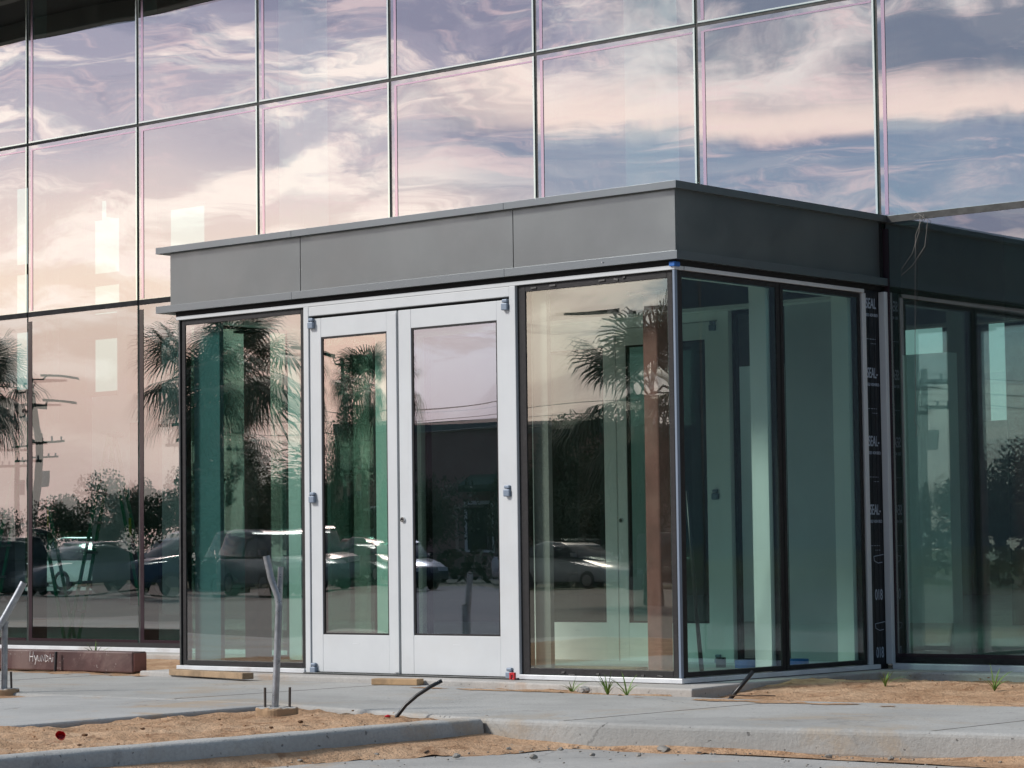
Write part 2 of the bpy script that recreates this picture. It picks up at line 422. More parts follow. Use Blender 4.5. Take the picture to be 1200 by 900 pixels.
# feathery bright streaks
n_st = h.noise(h.mapping(uvw, (1.7, 7.5, 1), (9, 4, 0)), 2.0, 10, .64, .5)
m_st = h.math('MULTIPLY', h.smooth(n_st, .47, .57), h.smooth(V, .10, .34, .2, 1.))
m_st = h.math('MULTIPLY', m_st, h.smooth(U, -.05, .22, 1., .55))
base = h.mix(h.math('MULTIPLY', m_st, .9), base, sc_((255, 244, 238)))
# heaped grey cloud over the right
n_h = h.noise(h.mapping(uvw, (2.0, 3.6, 1), (2, 8, 0)), 2.6, 9, .6, .2)
heap = h.mix(h.smooth(n_h, .43, .57), sc_((78, 98, 130)), sc_((222, 216, 218)))
base = h.mix(h.math('MULTIPLY', h.math('MULTIPLY', h.smooth(V, .515, .56), h.smooth(Uw, .06, .22)), .9), base, heap)
# its lower edge is a bright bank with a clear blue gap beneath
edge = h.math('SUBTRACT', V, h.math('ADD', .497, h.math('MULTIPLY', h.math('SUBTRACT', h.noise(h.mapping(uv, (3.2, 1.5, 1)), 1.9, 7, .6), .5), .11)))
inb = h.smooth(U, -.2, .1)
bank = h.math('MULTIPLY', h.math('MULTIPLY', h.smooth(edge, -.006, .014), h.smooth(edge, .02, .075, 1., 0.)), inb)
base = h.mix(h.math('MULTIPLY', bank, .9), base, sc_((238, 218, 212)))
gapd = h.math('MULTIPLY', h.smooth(edge, -.11, -.05), h.smooth(edge, -.012, .004, 1., 0.))
gap = h.math('MULTIPLY', gapd, inb)
base = h.mix(h.math('MULTIPLY', gap, .8), base, sc_((98, 126, 162)))
# wisps
n_w = h.noise(h.mapping(uvw, (2.2, 10, 1), (1, 7, 0)), 3.0, 9, .66, .8)
base = h.mix(h.math('MULTIPLY', h.smooth(n_w, .52, .64), h.smooth(V, .25, .5, .15, .6)), base, sc_((230, 206, 210)))
# the rest of the sky: paler behind the building, dull to the east, high grey overhead
away = h.smooth(Fd, .55, .9)
bk = h.vmath('DOT_PRODUCT', d, (-.653, .757, 0))
n_o = h.noise(h.mapping(d, (2, 2, 5)), 1.4, 5, .55, .3)
other = h.mix(h.smooth(n_o, .4, .65), sc_((112, 136, 164), .5), sc_((196, 200, 206), .55))
other = h.mix(h.smooth(bk, .6, .9), other, sc_((214, 228, 232), .28))
eastdot = h.vmath('DOT_PRODUCT', d, (.86, -.5, 0))
other = h.mix(h.smooth(eastdot, .0, .6), other, sc_((66, 100, 136), .20))
high = h.mix(h.smooth(eastdot, .0, .6), h.mix(.5, other, sc_((150, 160, 178), .6)), sc_((110, 134, 158), .55))
allc = h.mix(away, other, base)
allc = h.mix(h.smooth(V, .62, 1.6), allc, high)
sc_n = h.n('ShaderNodeVectorMath', operation='SCALE'); h.l(allc, sc_n.inputs[0]); sc_n.inputs[3].default_value = RB
cloudy = h.mix(.86, sky.outputs[0], sc_n.outputs[0])
h.l(cloudy, bg.inputs['Color'])

sd = bpy.data.lights.new('sun', 'SUN'); so = bpy.data.objects.new('sun', sd); col.objects.link(so)
sd.energy = 2.9; sd.angle = R(10); sd.color = (1, .955, .90)
tos = Vector((SUN_DIR.x * math.cos(SUN_EL), SUN_DIR.y * math.cos(SUN_EL), math.sin(SUN_EL)))
so.rotation_euler = tos.to_track_quat('Z', 'Y').to_euler(); so.location = (-20, -20, 30)

# ------------------------------------------------------------------ ground
def sheet(name, x0, x1, y0, y1, z, mat, nx=1, ny=1):
    vs = [(x0 + (x1 - x0) * i / nx, y0 + (y1 - y0) * j / ny, z) for j in range(ny + 1) for i in range(nx + 1)]
    fs = [(j * (nx + 1) + i, j * (nx + 1) + i + 1, (j + 1) * (nx + 1) + i + 1, (j + 1) * (nx + 1) + i) for j in range(ny) for i in range(nx)]
    mb = MB(); mb.add(vs, fs)
    return mb.build(name, mat)
tag(sheet('ground', -900, 900, -900, 900, -.20, M['turf']), kind='structure')
tag(sheet('road', -62, 40, -13.0, 6, -.17, M['lot']), kind='structure')
tag(sheet('parking_lot', -62, 40, -46, -13.0, -.172, M['oldasphalt']), kind='structure')
tag(sheet('street', -300, 200, -74, -62, -.19, M['asphalt']), kind='structure')
tag(sheet('back_yard', -70, 10, 26, 70, -.18, M['lot']), kind='structure')

WZ = -.04
def slab_obj(name, pts, z0, z1, mat, bevel=.02):
    mb = MB(); mb.poly(pts, z0, z1)
    o = mb.build(name, mat, bevel=bevel, seg=3)
    return tag(o, kind='structure')
slab_obj('sidewalk', [(-30, -4.50), (7.98, -4.52), (9.80, -4.94), (10.1, -4.95), (11.1, -4.86), (12.75, -4.57), (18, -3.9), (18, -2.2), (11.7, -2.78), (10.2, -2.92), (9.55, -2.86), (9.05, -2.90), (8.55, -2.87), (7.75, -2.63), (6.0, -2.36), (4.7, -2.30), (4.1, -2.42), (2.4, -2.50), (-30, -2.55)], -.18, WZ, M['kerb'], .025)
slab_obj('walkway', [(5.98, -4.525), (7.975, -4.545), (8.12, -6.6), (8.2, -10.5), (5.6, -10.5), (5.75, -6.5)], -.18, WZ - .002, M['walk'], .018)
# rounded kerb round the sand bed
def kerb_obj():
    path = [(9.80, -4.965), (9.80, -5.5), (9.79, -6.3), (9.76, -7.1), (9.72, -8.0), (9.60, -9.2), (9.3, -10.4)]
    prof = [(-.10, -.18), (-.10, -.06), (-.096, -.047), (-.085, -.041), (-.02, -.040), (.046, -.040), (.058, -.043), (.067, -.050), (.072, -.062), (.082, -.12), (.092, -.18)]
    fine = []
    for (a, b) in zip(path, path[1:]):
        for k in range(6):
            t = k / 6; fine.append((a[0] + (b[0] - a[0]) * t, a[1] + (b[1] - a[1]) * t))
    fine.append(path[-1])
    mb = MB(); n = len(prof)
    vs = []
    for i, (x, y) in enumerate(fine):
        a = fine[max(i - 1, 0)]; b = fine[min(i + 1, len(fine) - 1)]
        t = Vector((b[0] - a[0], b[1] - a[1])).normalized(); nx, ny = -t.y, t.x      # towards +x
        for (u, z) in prof:
            vs.append((x + nx * u + rnd.uniform(-.002, .002), y + ny * u, z + rnd.uniform(-.002, .002)))
    fs = [(i * n + k, i * n + k + 1, (i + 1) * n + k + 1, (i + 1) * n + k) for i in range(len(fine) - 1) for k in range(n - 1)]
    mb.add(vs, fs)
    return tag(mb.build('kerb', M['kerb'], smooth=True), kind='structure')
kerb_obj()
slab_obj('concrete_slab', [(4.45, -2.545), (6.0, -2.56), (7.9, -2.57), (8.2, -2.62), (9.52, -2.72), (9.44, -2.3), (9.36, -1.75), (9.33, -.40), (10.6, -.40), (14, -.42), (14, .3), (4.45, .3)], -.18, -.004, M['slab'], .012)
slab_obj('building_pad', [(-40, -.36), (4.44, -.36), (4.44, .3), (-40, .3)], -.18, .0, M['slab'], .012)

mb = MB()
for x, ya, yb in ((10.35, -4.90, -2.93), (7.0, -4.49, -2.58), (4.1, -4.48, -2.44), (12.3, -4.62, -2.75), (1.0, -4.48, -2.55)):
    tag(MB().box(x, x + .009, ya, yb, WZ - .004, WZ + .0012).build('walk_joint', M['jointdark']), kind='structure')
from mathutils import noise as mnoise
def sand(name, inside, x0, x1, y0, y1, z, amp, step, hf=None):
    nx = int((x1 - x0) / step); ny = int((y1 - y0) / step)
    vs, idx, fs = [], {}, []
    for j in range(ny + 1):
        for i in range(nx + 1):
            x = x0 + step * i; y = y0 + step * j
            if not inside(x, y): continue
            n = mnoise.noise((x * 1.7, y * 1.7, .3)) * .5 + mnoise.noise((x * 6, y * 6, 1.3)) * .3 + max(0, mnoise.noise((x * 17, y * 17, 2.3)) - .15) * .55
            idx[i, j] = len(vs); vs.append((x, y, z + amp * n + (hf(x, y) if hf else 0)))
    for j in range(ny):
        for i in range(nx):
            q = [(i, j), (i + 1, j), (i + 1, j + 1), (i, j + 1)]
            if all(k in idx for k in q): fs.append([idx[k] for k in q])
    mb = MB(); mb.add(vs, fs)
    return tag(mb.build(name, M['sand'], smooth=True), kind='structure')
sand('sand_bed', lambda x, y: True, 7.9, 9.74, -10.2, -4.4, -.068, .055, .03)
sand('sand_bed', lambda x, y: True, 2.0, 6.06, -10.2, -4.45, -.062, .03, .05)
sand('sand_bed', lambda x, y: y > -2.98 and (x > 9.1 or y > -2.9), 7.6, 13.5, -3.0, -.36, -.066, .035, .035, lambda x, y: .045 * math.exp(-((y + 1.3) / .7) ** 2) if x > 9.35 else (.022 if y < -2.6 else 0))
sand('sand_bed', lambda x, y: True, -12, 4.6, -2.65, -.34, -.045, .03, .06)
def spill(cx, cy, rx, ry, seed):
    return lambda x, y: ((x - cx) / rx) ** 2 + ((y - cy) / ry) ** 2 < .75 + 1.1 * mnoise.noise((x * 4, y * 4, seed))
sand('sand_spill', spill(8.05, -2.86, .6, .10, 9.), 7.2, 8.8, -3.1, -2.68, WZ + .0035, .003, .025)
sand('sand_spill', spill(10.3, -3.1, .9, .12, 5.), 9.3, 12., -3.4, -2.95, WZ + .0035, .003, .025)
def drift(x, y):
    # wedge of washed-out sand lying along the kerbs
    d1 = x - 9.86                                  # along the island kerb
    w1 = .20 + .10 * math.sin(y * 2.1) + .25 * max(0, 1 - abs(y + 5.2) / .7)
    d2 = -4.90 - y - (-.10 if x < 11 else -.10 - (x - 11) * .17)
    w2 = .11 + .05 * math.sin(x * 3.) + .35 * max(0, 1 - abs(x - 10.0) / .55)
    return max((w1 - d1) / w1 if d1 > -.1 and y < -4.9 else 0, (w2 - d2) / w2 if d2 > -.1 else 0)
sand('sand_drift', lambda x, y: drift(x, y) > -.35 + .5 * mnoise.noise((x * 5, y * 5, 4.)), 9.78, 13.2, -9.4, -4.5, -.17, .010, .03, lambda x, y: .004 + .05 * max(0, min(1, drift(x, y))) - .012 * max(0, -drift(x, y)) * 2)

def pane(parent, axis, a0, a1, z0, z1, d, out, th, mats, bulge=None, name='glass_pane', n=18):
    """one insulating glass unit: a block whose outer face is very slightly bowed and out of true, as real units are"""
    if bulge is None: bulge = rnd.choice((-1, 1, 1)) * rnd.uniform(.0006, .0017)
    ta, tz = rnd.uniform(-.0012, .0012), rnd.uniform(-.0010, .0010)
    pt = (lambda a, o, z: (a, o, z)) if axis == 'y' else (lambda a, o, z: (o, a, z))
    vs, fs, ms = [], [], []
    for j in range(n + 1):
        for i in range(n + 1):
            u, v = i / n, j / n
            k = (1 - (2 * u - 1) ** 4) * (1 - (2 * v - 1) ** 4)
            off = bulge * k + ta * (u - .5) * (a1 - a0) + tz * (v - .5) * (z1 - z0)
            vs.append(pt(a0 + (a1 - a0) * u, d + out * off, z0 + (z1 - z0) * v))
    flip = (axis == 'y') == (out < 0)
    for j in range(n):
        for i in range(n):
            q = [j * (n + 1) + i, j * (n + 1) + i + 1, (j + 1) * (n + 1) + i + 1, (j + 1) * (n + 1) + i]
            fs.append(q if flip else q[::-1]); ms.append(0)
    nf = len(fs); b = len(vs); di = d - out * th
    e = .004
    vs += [pt(a0, d - out * e, z0), pt(a1, d - out * e, z0), pt(a1, d - out * e, z1), pt(a0, d - out * e, z1), pt(a0, di, z0), pt(a1, di, z0), pt(a1, di, z1), pt(a0, di, z1)]
    fs += [(b + 4, b + 7, b + 6, b + 5), (b, b + 4, b + 5, b + 1), (b + 1, b + 5, b + 6, b + 2), (b + 2, b + 6, b + 7, b + 3), (b + 3, b + 7, b + 4, b)]; ms += [1] * 5
    mb = MB(); mb.v = vs; mb.f = [list(q) for q in fs]; mb.m = ms
    o = mb.build(name, mats, parent)
    o.data.polygons.foreach_set('use_smooth', [k < nf for k in range(len(fs))]); o.data.update()
    return o
# ------------------------------------------------------------------ the building behind the entrance
bay = 1.524
ZR = [.034, 3.031, 4.594, 6.157, 7.72]
bld = empty('office_building', (0, 0, 0), 'large building with tall grid facade of mirrored glass panes behind the entrance', 'building')
I0, I1 = -6, 8
g = .013
for i in range(I0, I1):
    for r in range(4):
        if r == 0 and i in (3, 4, 5): continue
        x0, x1 = i * bay + g, (i + 1) * bay - g
        z0, z1 = ZR[r] + g, ZR[r + 1] - g
        if r == 0: z0 = .055
        gp = pane(bld, 'y', x0, x1, z0, z1, -.004, -1, .028, [M['glass_ground'] if r == 0 else M['glass_pink'], M['glass_inner']], None if r else rnd.uniform(-.00035, .00035))
        if not -1 <= i <= 6: continue
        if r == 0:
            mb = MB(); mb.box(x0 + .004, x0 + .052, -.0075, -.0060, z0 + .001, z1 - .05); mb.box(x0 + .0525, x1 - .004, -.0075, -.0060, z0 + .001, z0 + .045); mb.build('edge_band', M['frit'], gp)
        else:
            mb = MB(); mb.box(x0 + .032, x0 + .060, -.0075, -.0060, z0 + .02, z1 - .035); mb.box(x0 + .0605, x1 - .02, -.0075, -.0060, z1 - .046, z1 - .032); mb.build('edge_seal', M['seal'], gp)  # strips imitating the pink fringe of reflection beside mullions
            mb = MB(); mb.box(x1 - .017, x1 - .001, -.0075, -.0060, z0 + .002, z1 - .002); mb.box(x0 + .002, x1 - .0175, -.0075, -.0060, z0 + .002, z0 + .012); mb.build('edge_strip', M['seal_pale'], gp)  # strips imitating the pale fringe of reflection on the opposite edges
for i in range(I0, I1 + 1):
    if i in (4, 5): continue
    mb = MB()
    mb.box(i * bay - g + .003, i * bay + g - .003, .002, .03, .034, 7.72, 1)
    mb.box(i * bay - .032, i * bay + .032, .03, .19, .034, 7.72, 0)
    mb.build('mullion', [M['mullion'], M['joint']], bld)
for i in (4, 5):
    mb = MB()
    mb.box(i * bay - g + .003, i * bay + g - .003, .002, .03, 3.04, 7.72, 1)
    mb.box(i * bay - .032, i * bay + .032, .03, .19, 3.06, 7.72, 0)
    mb.build('mullion', [M['mullion'], M['joint']], bld)
for r in (1, 2, 3, 4):
    mb = MB()
    w = .023 if r == 1 else .011
    for i in range(I0, I1):
        mb.box(i * bay + g - .003 + .0005, (i + 1) * bay - g + .003 - .0005, -.008 if r == 1 else .0, .03, ZR[r] - w, ZR[r] + w, 1)
        mb.box(i * bay + .034, (i + 1) * bay - .034, .031, .17, ZR[r] - .03, ZR[r] + .03, 0)
    mb.build('transom', [M['mullion'], M['joint']], bld)
# sill and black shadow gap at the foot of the glass
for (xa, xb) in ((I0 * bay, 4.56), (9.20, I1 * bay)):
    MB().box(xa, xb, -.06, .06, -.006, .034).build('sill', M['sill'], bld, bevel=.004)
    MB().box(xa, xb, -.012, .0245, .036, .075).build('gasket', M['black'], bld)
# opaque walls, floor, ceiling, roof
mb = MB(); mb.box(-42, I0 * bay, -.1, .25, 0, 10.6); mb.box(I1 * bay, 16, -.1, .25, 0, 10.6); mb.box(I0 * bay, I1 * bay, -.1, .25, 7.75, 10.6)
mb.build('wall', M['greywall'], bld)
MB().box(-42, 16, .26, 24.3, -.02, .012).build('floor', M['roomfloor'], bld)
mb = MB(); xs = [-42, -38, -34, -28, -24, -18, -14, -8, -4, 2, 6, 12, 16]
for k in range(0, 12, 2): mb.box(xs[k], xs[k + 1], .26, 24.3, 10.3, 10.6)
for k in range(1, 12, 2): mb.box(xs[k] + .001, xs[k + 1] - .001, 11, 24.3, 10.3, 10.6); mb.box(xs[k] + .001, xs[k + 1] - .001, .26, 2.5, 10.3, 10.6)
mb.build('roof', M['ceil'], bld)
for k in range(1, 12, 2): MB().box(xs[k] + .01, xs[k + 1] - .01, 2.51, 10.99, 10.4, 10.41).build('skylight', M['sheeting'], bld)  # out-of-view roof lights added to brighten the hall
MB().box(15.7, 16, .26, 24.3, .013, 10.29).build('side_wall', M['roommid'], bld)
MB().box(-42, -41.7, .26, 24.3, .013, 10.29).build('side_wall', M['roommid'], bld)
def holed_wall(x0, x1, z0, z1, y0, y1, holes):
    xs = sorted({x0, x1, *[a for q in holes for a in (q[0], q[1])]}); zs = sorted({z0, z1, *[a for q in holes for a in (q[2], q[3])]})
    mb = MB()
    for a, b in zip(xs, xs[1:]):
        run = None
        for c, e in zip(zs, zs[1:]):
            mx, mz = (a + b) / 2, (c + e) / 2
            hole = any(q[0] < mx < q[1] and q[2] < mz < q[3] for q in holes)
            if hole:
                if run: mb.box(a, b, y0, y1, *run); run = None
            else: run = (run[0], e) if run else (c, e)
        if run: mb.box(a, b, y0, y1, *run)
    return mb
holes = [(-38.5, -35, 5, 9), (-33.6, -32.2, 6.6, 9.4),
         (-30.9, -30.1, 7.9, 9.8), (-30.9, -30.1, 6.7, 7.7), (-30.9, -30.1, 4.9, 6.3), (-29.2, -28.96, 6.9, 9.45), (-29.2, -28.96, 4.9, 6.7), (-29.2, -28.96, 4.1, 4.6),
         (-28.0, -26.8, 7.45, 8.75), (-27.75, -27.25, 8.75, 9.2), (-27.05, -26.8, 8.75, 9.2), (-28.0, -26.8, 6.5, 7.2), (-28., -26.8, 4.7, 5.95), (-28, -26.8, 4.2, 4.55),
         (-30.6, -26.85, .1, 1.5), (-25.35, -23.9, 7.7, 8.75), (-25.35, -25.05, 6.9, 7.4), (-24.6, -23.9, 5.0, 6.6), (-5.89, -4.95, 3.4, 4.7), (-4.2, -3.72, 3., 4.7), (1.5, 4.5, .4, 9), (5.5, 8.5, .4, 9), (9.5, 14.5, .4, 9)]  # last three large openings are out of view, added to light the hall
holed_wall(-42, 16, .013, 10.29, 24.0, 24.3, holes).build('back_wall', M['roommid'], bld)
for (x, z0, z1, w, m) in ((-26.35, .013, 6.6, .34, 'white'), (-25.3, .013, 3.0, .16, 'white'), (-24.7, .013, 3., .14, 'white')):
    MB().box(x - w / 2, x + w / 2, 23.7, 23.99, z0, z1).build('pilaster', M[m], bld)
for (x, y) in ((-2.5, 6), (2.2, 6.5), (7.5, 7.), (12, 6.5), (-20, 9)):
    MB().box(x - .2, x + .2, y - .2, y + .2, .013, 10.29).build('column', M['white'], bld)
for (x0, x1, y0, y1, z1, m) in ((-16.0, -13.2, 15, 15.2, 3.2, 'roomdark'), (-9.5, -7.2, 10, 10.2, 4.0, 'white'), (-4.2, -1., 8.0, 8.2, 4.6, 'roommid'), (1.2, 4.2, 9.0, 9.2, 2.9, 'white'), (-23, -19, 20, 20.2, 4.2, 'white'), (5.2, 9.2, 8.5, 8.7, 4.2, 'roomdark')):
    MB().box(x0, x1, y0, y1, .013, z1).build('partition', M[m], bld)
MB().box(-40, -1.3, -5.25, -.11, 7.24, 7.7).build('canopy', M['ceil'], bld)
for k in range(3):
    MB().box(-40, -1.4, -4.6 + 1.5 * k, -4.45 + 1.5 * k, 7.04, 7.238).build('canopy_beam', M['roommid'], bld)

# ------------------------------------------------------------------ the entrance vestibule
ves = empty('entrance_vestibule', (6.9, -1.2, 0), 'projecting glass entrance box with grey metal fascia and white double doors', 'entrance')
FX0, FX1 = 4.555, 9.158          # fascia ends
FY = -2.33
XL, XR_ = 4.64, 9.141            # glass planes of the two sides
YF = -2.313                      # glass plane of the front
B = .003
# fascia panels with open joints
js = [FX0, 5.90, 7.85, FX1]
for a, b in zip(js, js[1:]):
    MB().box(a + (.003 if a != FX0 else 0), b - (.003 if b != FX1 else 0), FY, FY + .03, 2.60, 3.015).build('fascia_panel', M['fascia'], ves, bevel=.0007)
MB().box(FX1 - .03, FX1, FY + .031, -.045, 2.60, 3.015).build('fascia_panel', M['fascia'], ves, bevel=.0007)
MB().box(FX0, FX0 + .03, FY + .031, -.045, 2.60, 3.015).build('fascia_panel', M['fascia'], ves, bevel=.0007)
MB().box(FX0 + .032, FX1 - .032, FY + .033, -.045, 2.62, 3.0).build('fascia_backing', M['blackvoid'], ves)
# coping on top and drip trim below, in lengths
js = [4.442, 5.852, 7.806, 9.199]
for a, b in zip(js, js[1:]):
    ga, gb = (.0012 if a != js[0] else 0), (.0012 if b != js[-1] else 0)
    MB().box(a + ga, b - gb, -2.372, -2.25, 3.012, 3.058).build('coping', M['trim'], ves, bevel=.0007)
    MB().box(a + ga, b - gb, -2.372, -2.331, 2.577, 2.628).build('drip_trim', M['trim'], ves, bevel=.0007)
MB().box(9.08, 9.199, -2.2495, -.004, 3.012, 3.058).build('coping', M['trim'], ves, bevel=.0007)
MB().box(4.442, 4.56, -2.2495, -.004, 3.012, 3.058).build('coping', M['trim'], ves, bevel=.0007)
MB().box(9.159, 9.199, -2.3305, -.004, 2.577, 2.628).build('drip_trim', M['trim'], ves, bevel=.0007)
MB().box(4.442, 4.554, -2.3305, -.004, 2.577, 2.628).build('drip_trim', M['trim'], ves, bevel=.0007)
def ring(x0, x1, y0, y1, z0, z1, hx0, hx1, hy0, hy1):
    mb = MB(); mb.box(x0, hx0, y0, y1, z0, z1); mb.box(hx1, x1, y0, y1, z0, z1); mb.box(hx0, hx1, y0, hy0, z0, z1); mb.box(hx0, hx1, hy1, y1, z0, z1)
    return mb
ring(4.70, 9.08, -2.24, -.06, 2.50, 2.56, 4.85, 8.95, -2.15, -.18).build('ceiling', M['white'], ves)
MB().box(4.86, 8.94, -2.14, -.19, 2.523, 2.526).build('ceiling_sheeting', M['sheeting'], ves)  # diffusing sheet added in the opened ceiling to brighten the vestibule
MB().cyl(8.62, -2.374, 2.598, 2.604, .006, 10).build('screw', M['chrome'], ves)
# black recess under the trim
mb = MB(); mb.box(4.60, 9.155, -2.318, -2.26, 2.545, 2.599); mb.box(9.10, 9.152, -2.259, -.01, 2.545, 2.599); mb.box(4.60, 4.66, -2.259, -.01, 2.545, 2.599)
mb.build('shadow_gap', M['blackvoid'], ves)
# aluminium heads
MB().box(4.62, 9.15, -2.335, -2.24, 2.518, 2.543).build('head_frame', M['alum'], ves, bevel=.002)
MB().box(9.08, 9.158, -2.239, -.24, 2.518, 2.543).build('head_frame', M['alum'], ves, bevel=.002)
MB().box(4.62, 4.70, -2.239, -.24, 2.518, 2.543).build('head_frame', M['alum'], ves, bevel=.002)
# sills
MB().box(4.62, 5.925, -2.345, -2.25, .0, .03).build('sill', M['sill'], ves, bevel=.003)
MB().box(7.868, 9.165, -2.345, -2.25, .0, .03).build('sill', M['sill'], ves, bevel=.003)
MB().box(9.075, 9.165, -2.2495, -.145, .0, .03).build('sill', M['sill'], ves, bevel=.003)
MB().box(4.615, 4.70, -2.2495, -.145, .0, .03).build('sill', M['sill'], ves, bevel=.003)
MB().box(4.63, 9.15, -2.335, -2.26, -.0035, -.0005).build('base_seal', M['brownox'], ves)
MB().box(4.701, 9.074, -2.248, .25, -.002, .012).build('floor', M['vesfloor'], ves)
def frame_y(x0, x1, z0, z1, ya, yb, t):       # rectangular frame in a plane of constant y
    mb = MB()
    mb.box(x0, x0 + t, ya, yb, z0, z1); mb.box(x1 - t, x1, ya, yb, z0, z1)
    mb.box(x0 + t, x1 - t, ya, yb, z0, z0 + t); mb.box(x0 + t, x1 - t, ya, yb, z1 - t, z1)
    return mb
def frame_x(y0, y1, z0, z1, xa, xb, t):
    mb = MB()
    mb.box(xa, xb, y0, y0 + t, z0, z1); mb.box(xa, xb, y1 - t, y1, z0, z1)
    mb.box(xa, xb, y0 + t, y1 - t, z0, z0 + t); mb.box(xa, xb, y0 + t, y1 - t, z1 - t, z1)
    return mb
# front glass, left and right of the doors
for (x0, x1, gm, t) in ((4.662, 5.918, 'glass_ground', .035), (7.895, 9.118, 'glass_clear', .04)):
    z0, z1 = .034, 2.512
    fr = frame_y(x0, x1, z0, z1, YF - .004, YF + .05, t).build('glass_frame', M['black'], ves, bevel=.003)
    pane(fr, 'y', x0 + t - .004, x1 - t + .004, z0 + t - .004, z1 - t + .004, YF + .003, -1, .026, [M[gm], M['glass_inner']], rnd.uniform(-.0008, .0008))
MB().box(7.866, 7.893, YF - .0, YF + .06, .031, 2.517).build('black_joint', M['black'], ves)
# side glass on the right: two panes with a black joint
for (y0, y1) in ((-2.285, -1.225), (-1.205, -.275)):
    fr = frame_x(y0, y1, .034, 2.512, XR_ - .05, XR_ + .004, .03).build('glass_frame', M['black'], ves, bevel=.003)
    pane(fr, 'x', y0 + .026, y1 - .026, .060, 2.486, XR_ - .003, 1, .026, [M['glass_side'], M['glass_inner']], rnd.uniform(-.0008, .0008))
    frl = frame_x(y0, y1, .034, 2.512, XL - .004, XL + .05, .03).build('glass_frame', M['black'], ves, bevel=.003)
    pane(frl, 'x', y0 + .026, y1 - .026, .060, 2.486, XL + .003, -1, .026, [M['glass_clear'], M['glass_inner']], rnd.uniform(-.0008, .0008))
MB().box(XR_ - .045, XR_ - .001, -1.224, -1.206, .034, 2.512).build('black_joint', M['blackvoid'], ves)
MB().box(XL + .001, XL + .045, -1.224, -1.206, .034, 2.512).build('black_joint', M['blackvoid'], ves)
# corner posts
mb = MB(); mb.box(9.131, 9.148, -2.332, -2.305, .031, 2.517)
mb.build('corner_post', M['steelblue'], ves, bevel=.002)
MB().box(9.128, 9.146, -2.304, -2.287, .031, 2.517).build('black_joint', M['black'], ves)
MB().box(4.634, 4.650, -2.325, -2.29, .031, 2.517).build('corner_post', M['mullion'], ves, bevel=.002)
MB().box(9.055, 9.074, -2.262, -2.24, .031, 2.50).build('inner_post', M['white'], ves)
# inner frame members, white
for sx, xa, xb in ((1, 8.955, 9.085), (-1, 4.70, 4.83)):
    MB().box(xa, xb, -1.29, -1.15, .03, 2.50).build('inner_post', M['white'], ves)
    MB().box(xa, xb, -.34, -.20, .03, 2.50).build('inner_post', M['white'], ves)
MB().box(4.705, 4.975, -2.238, -2.20, .03, 2.495).build('inner_panel', M['bluegrey'], ves)
MB().box(7.92, 8.045, -2.238, -2.20, .03, 2.495).build('inner_panel', M['roommid'], ves)
# aluminium edge, printed membrane and jamb at the inside corner
MB().box(9.12, 9.152, -.262, -.215, .031, 2.517).build('edge_trim', M['alum'], ves, bevel=.002)
mem = MB().box(9.10, 9.142, -.2145, -.022, -.002, 2.575).build('membrane_strip', M['membrane'], ves)
MB().box(9.146, 9.196, -.052, -.0125, .03, 2.535).build('jamb', M['alum'], ves, bevel=.003)
MB().box(9.09, 9.15, -.044, -.006, 2.56, 3.01).build('black_joint', M['blackvoid'], ves)
mb = MB(); mb.box(9.05, 9.14, -.02, -.004, .03, 2.56); mb.build('black_joint', M['blackvoid'], ves)

def text_mesh(name, body, size, loc, rot, mat, parent, depth=.0006, sx=1., shear=0.):
    cu = bpy.data.curves.new(name, 'FONT'); cu.body = body; cu.size = size; cu.extrude = depth; cu.shear = shear; cu.offset = size * .012
    o = bpy.data.objects.new(name, cu); col.objects.link(o)
    dg = bpy.context.evaluated_depsgraph_get()
    me = bpy.data.meshes.new_from_object(o.evaluated_get(dg))
    bpy.data.objects.remove(o); bpy.data.curves.remove(cu)
    me.transform(Matrix.Translation(Vector(loc) - parent_off(parent)) @ Euler(rot).to_matrix().to_4x4() @ Matrix.Diagonal((sx, 1, 1, 1)))
    me.materials.clear(); me.materials.append(mat)
    r = bpy.data.objects.new(name, me); col.objects.link(r); r.parent = parent
    return r
def parent_off(p):
    off = Vector((0, 0, 0))
    while p is not None: off += p.location; p = p.parent
    return off
ROTX = (R(90), 0, R(90))
zs = [2.42, 1.95, 1.49, 1.03]
for z in zs:
    text_mesh('printed_lettering', 'SEAL' if z > 2.3 else 'SEAL-', .098, (9.143, -.208, z), ROTX, M['print'], mem, sx=.62 if z > 2.3 else .56, shear=.12)
    text_mesh('printed_lettering', 'SELF ADHERED', .028, (9.143, -.205, z - .055), ROTX, M['print'], mem, sx=.78)
    text_mesh('printed_lettering', '--- --- -- -', .03, (9.143, -.205, z - .215), ROTX, M['print'], mem, sx=1.0)
    text_mesh('printed_lettering', '- -- ---', .03, (9.143, -.150, z - .245), ROTX, M['print'], mem, sx=.8)
for z in (.46, .075):
    text_mesh('printed_lettering', '018', .10, (9.143, -.165, z), ROTX, M['print'], mem, sx=.62)
for z in (.75, .30):
    mb = MB(); mb.tube([(9.143, -.17, z), (9.143, -.165, z - .03), (9.143, -.12, z - .045), (9.143, -.07, z - .04)], .0025, 5); mb.tube([(9.143, -.17, z), (9.143, -.05, z + .012)], .0025, 5)
    mb.build('printed_line', M['print'], mem)
mb = MB()
for y in (-.165, -.11, -.075, -.052):
    mb.tube([(9.142, y + rnd.uniform(-.006, .006), .1 + k * .24) for k in range(11)], .0022, 5)
mb.build('membrane_fold', M['membrane'], mem)

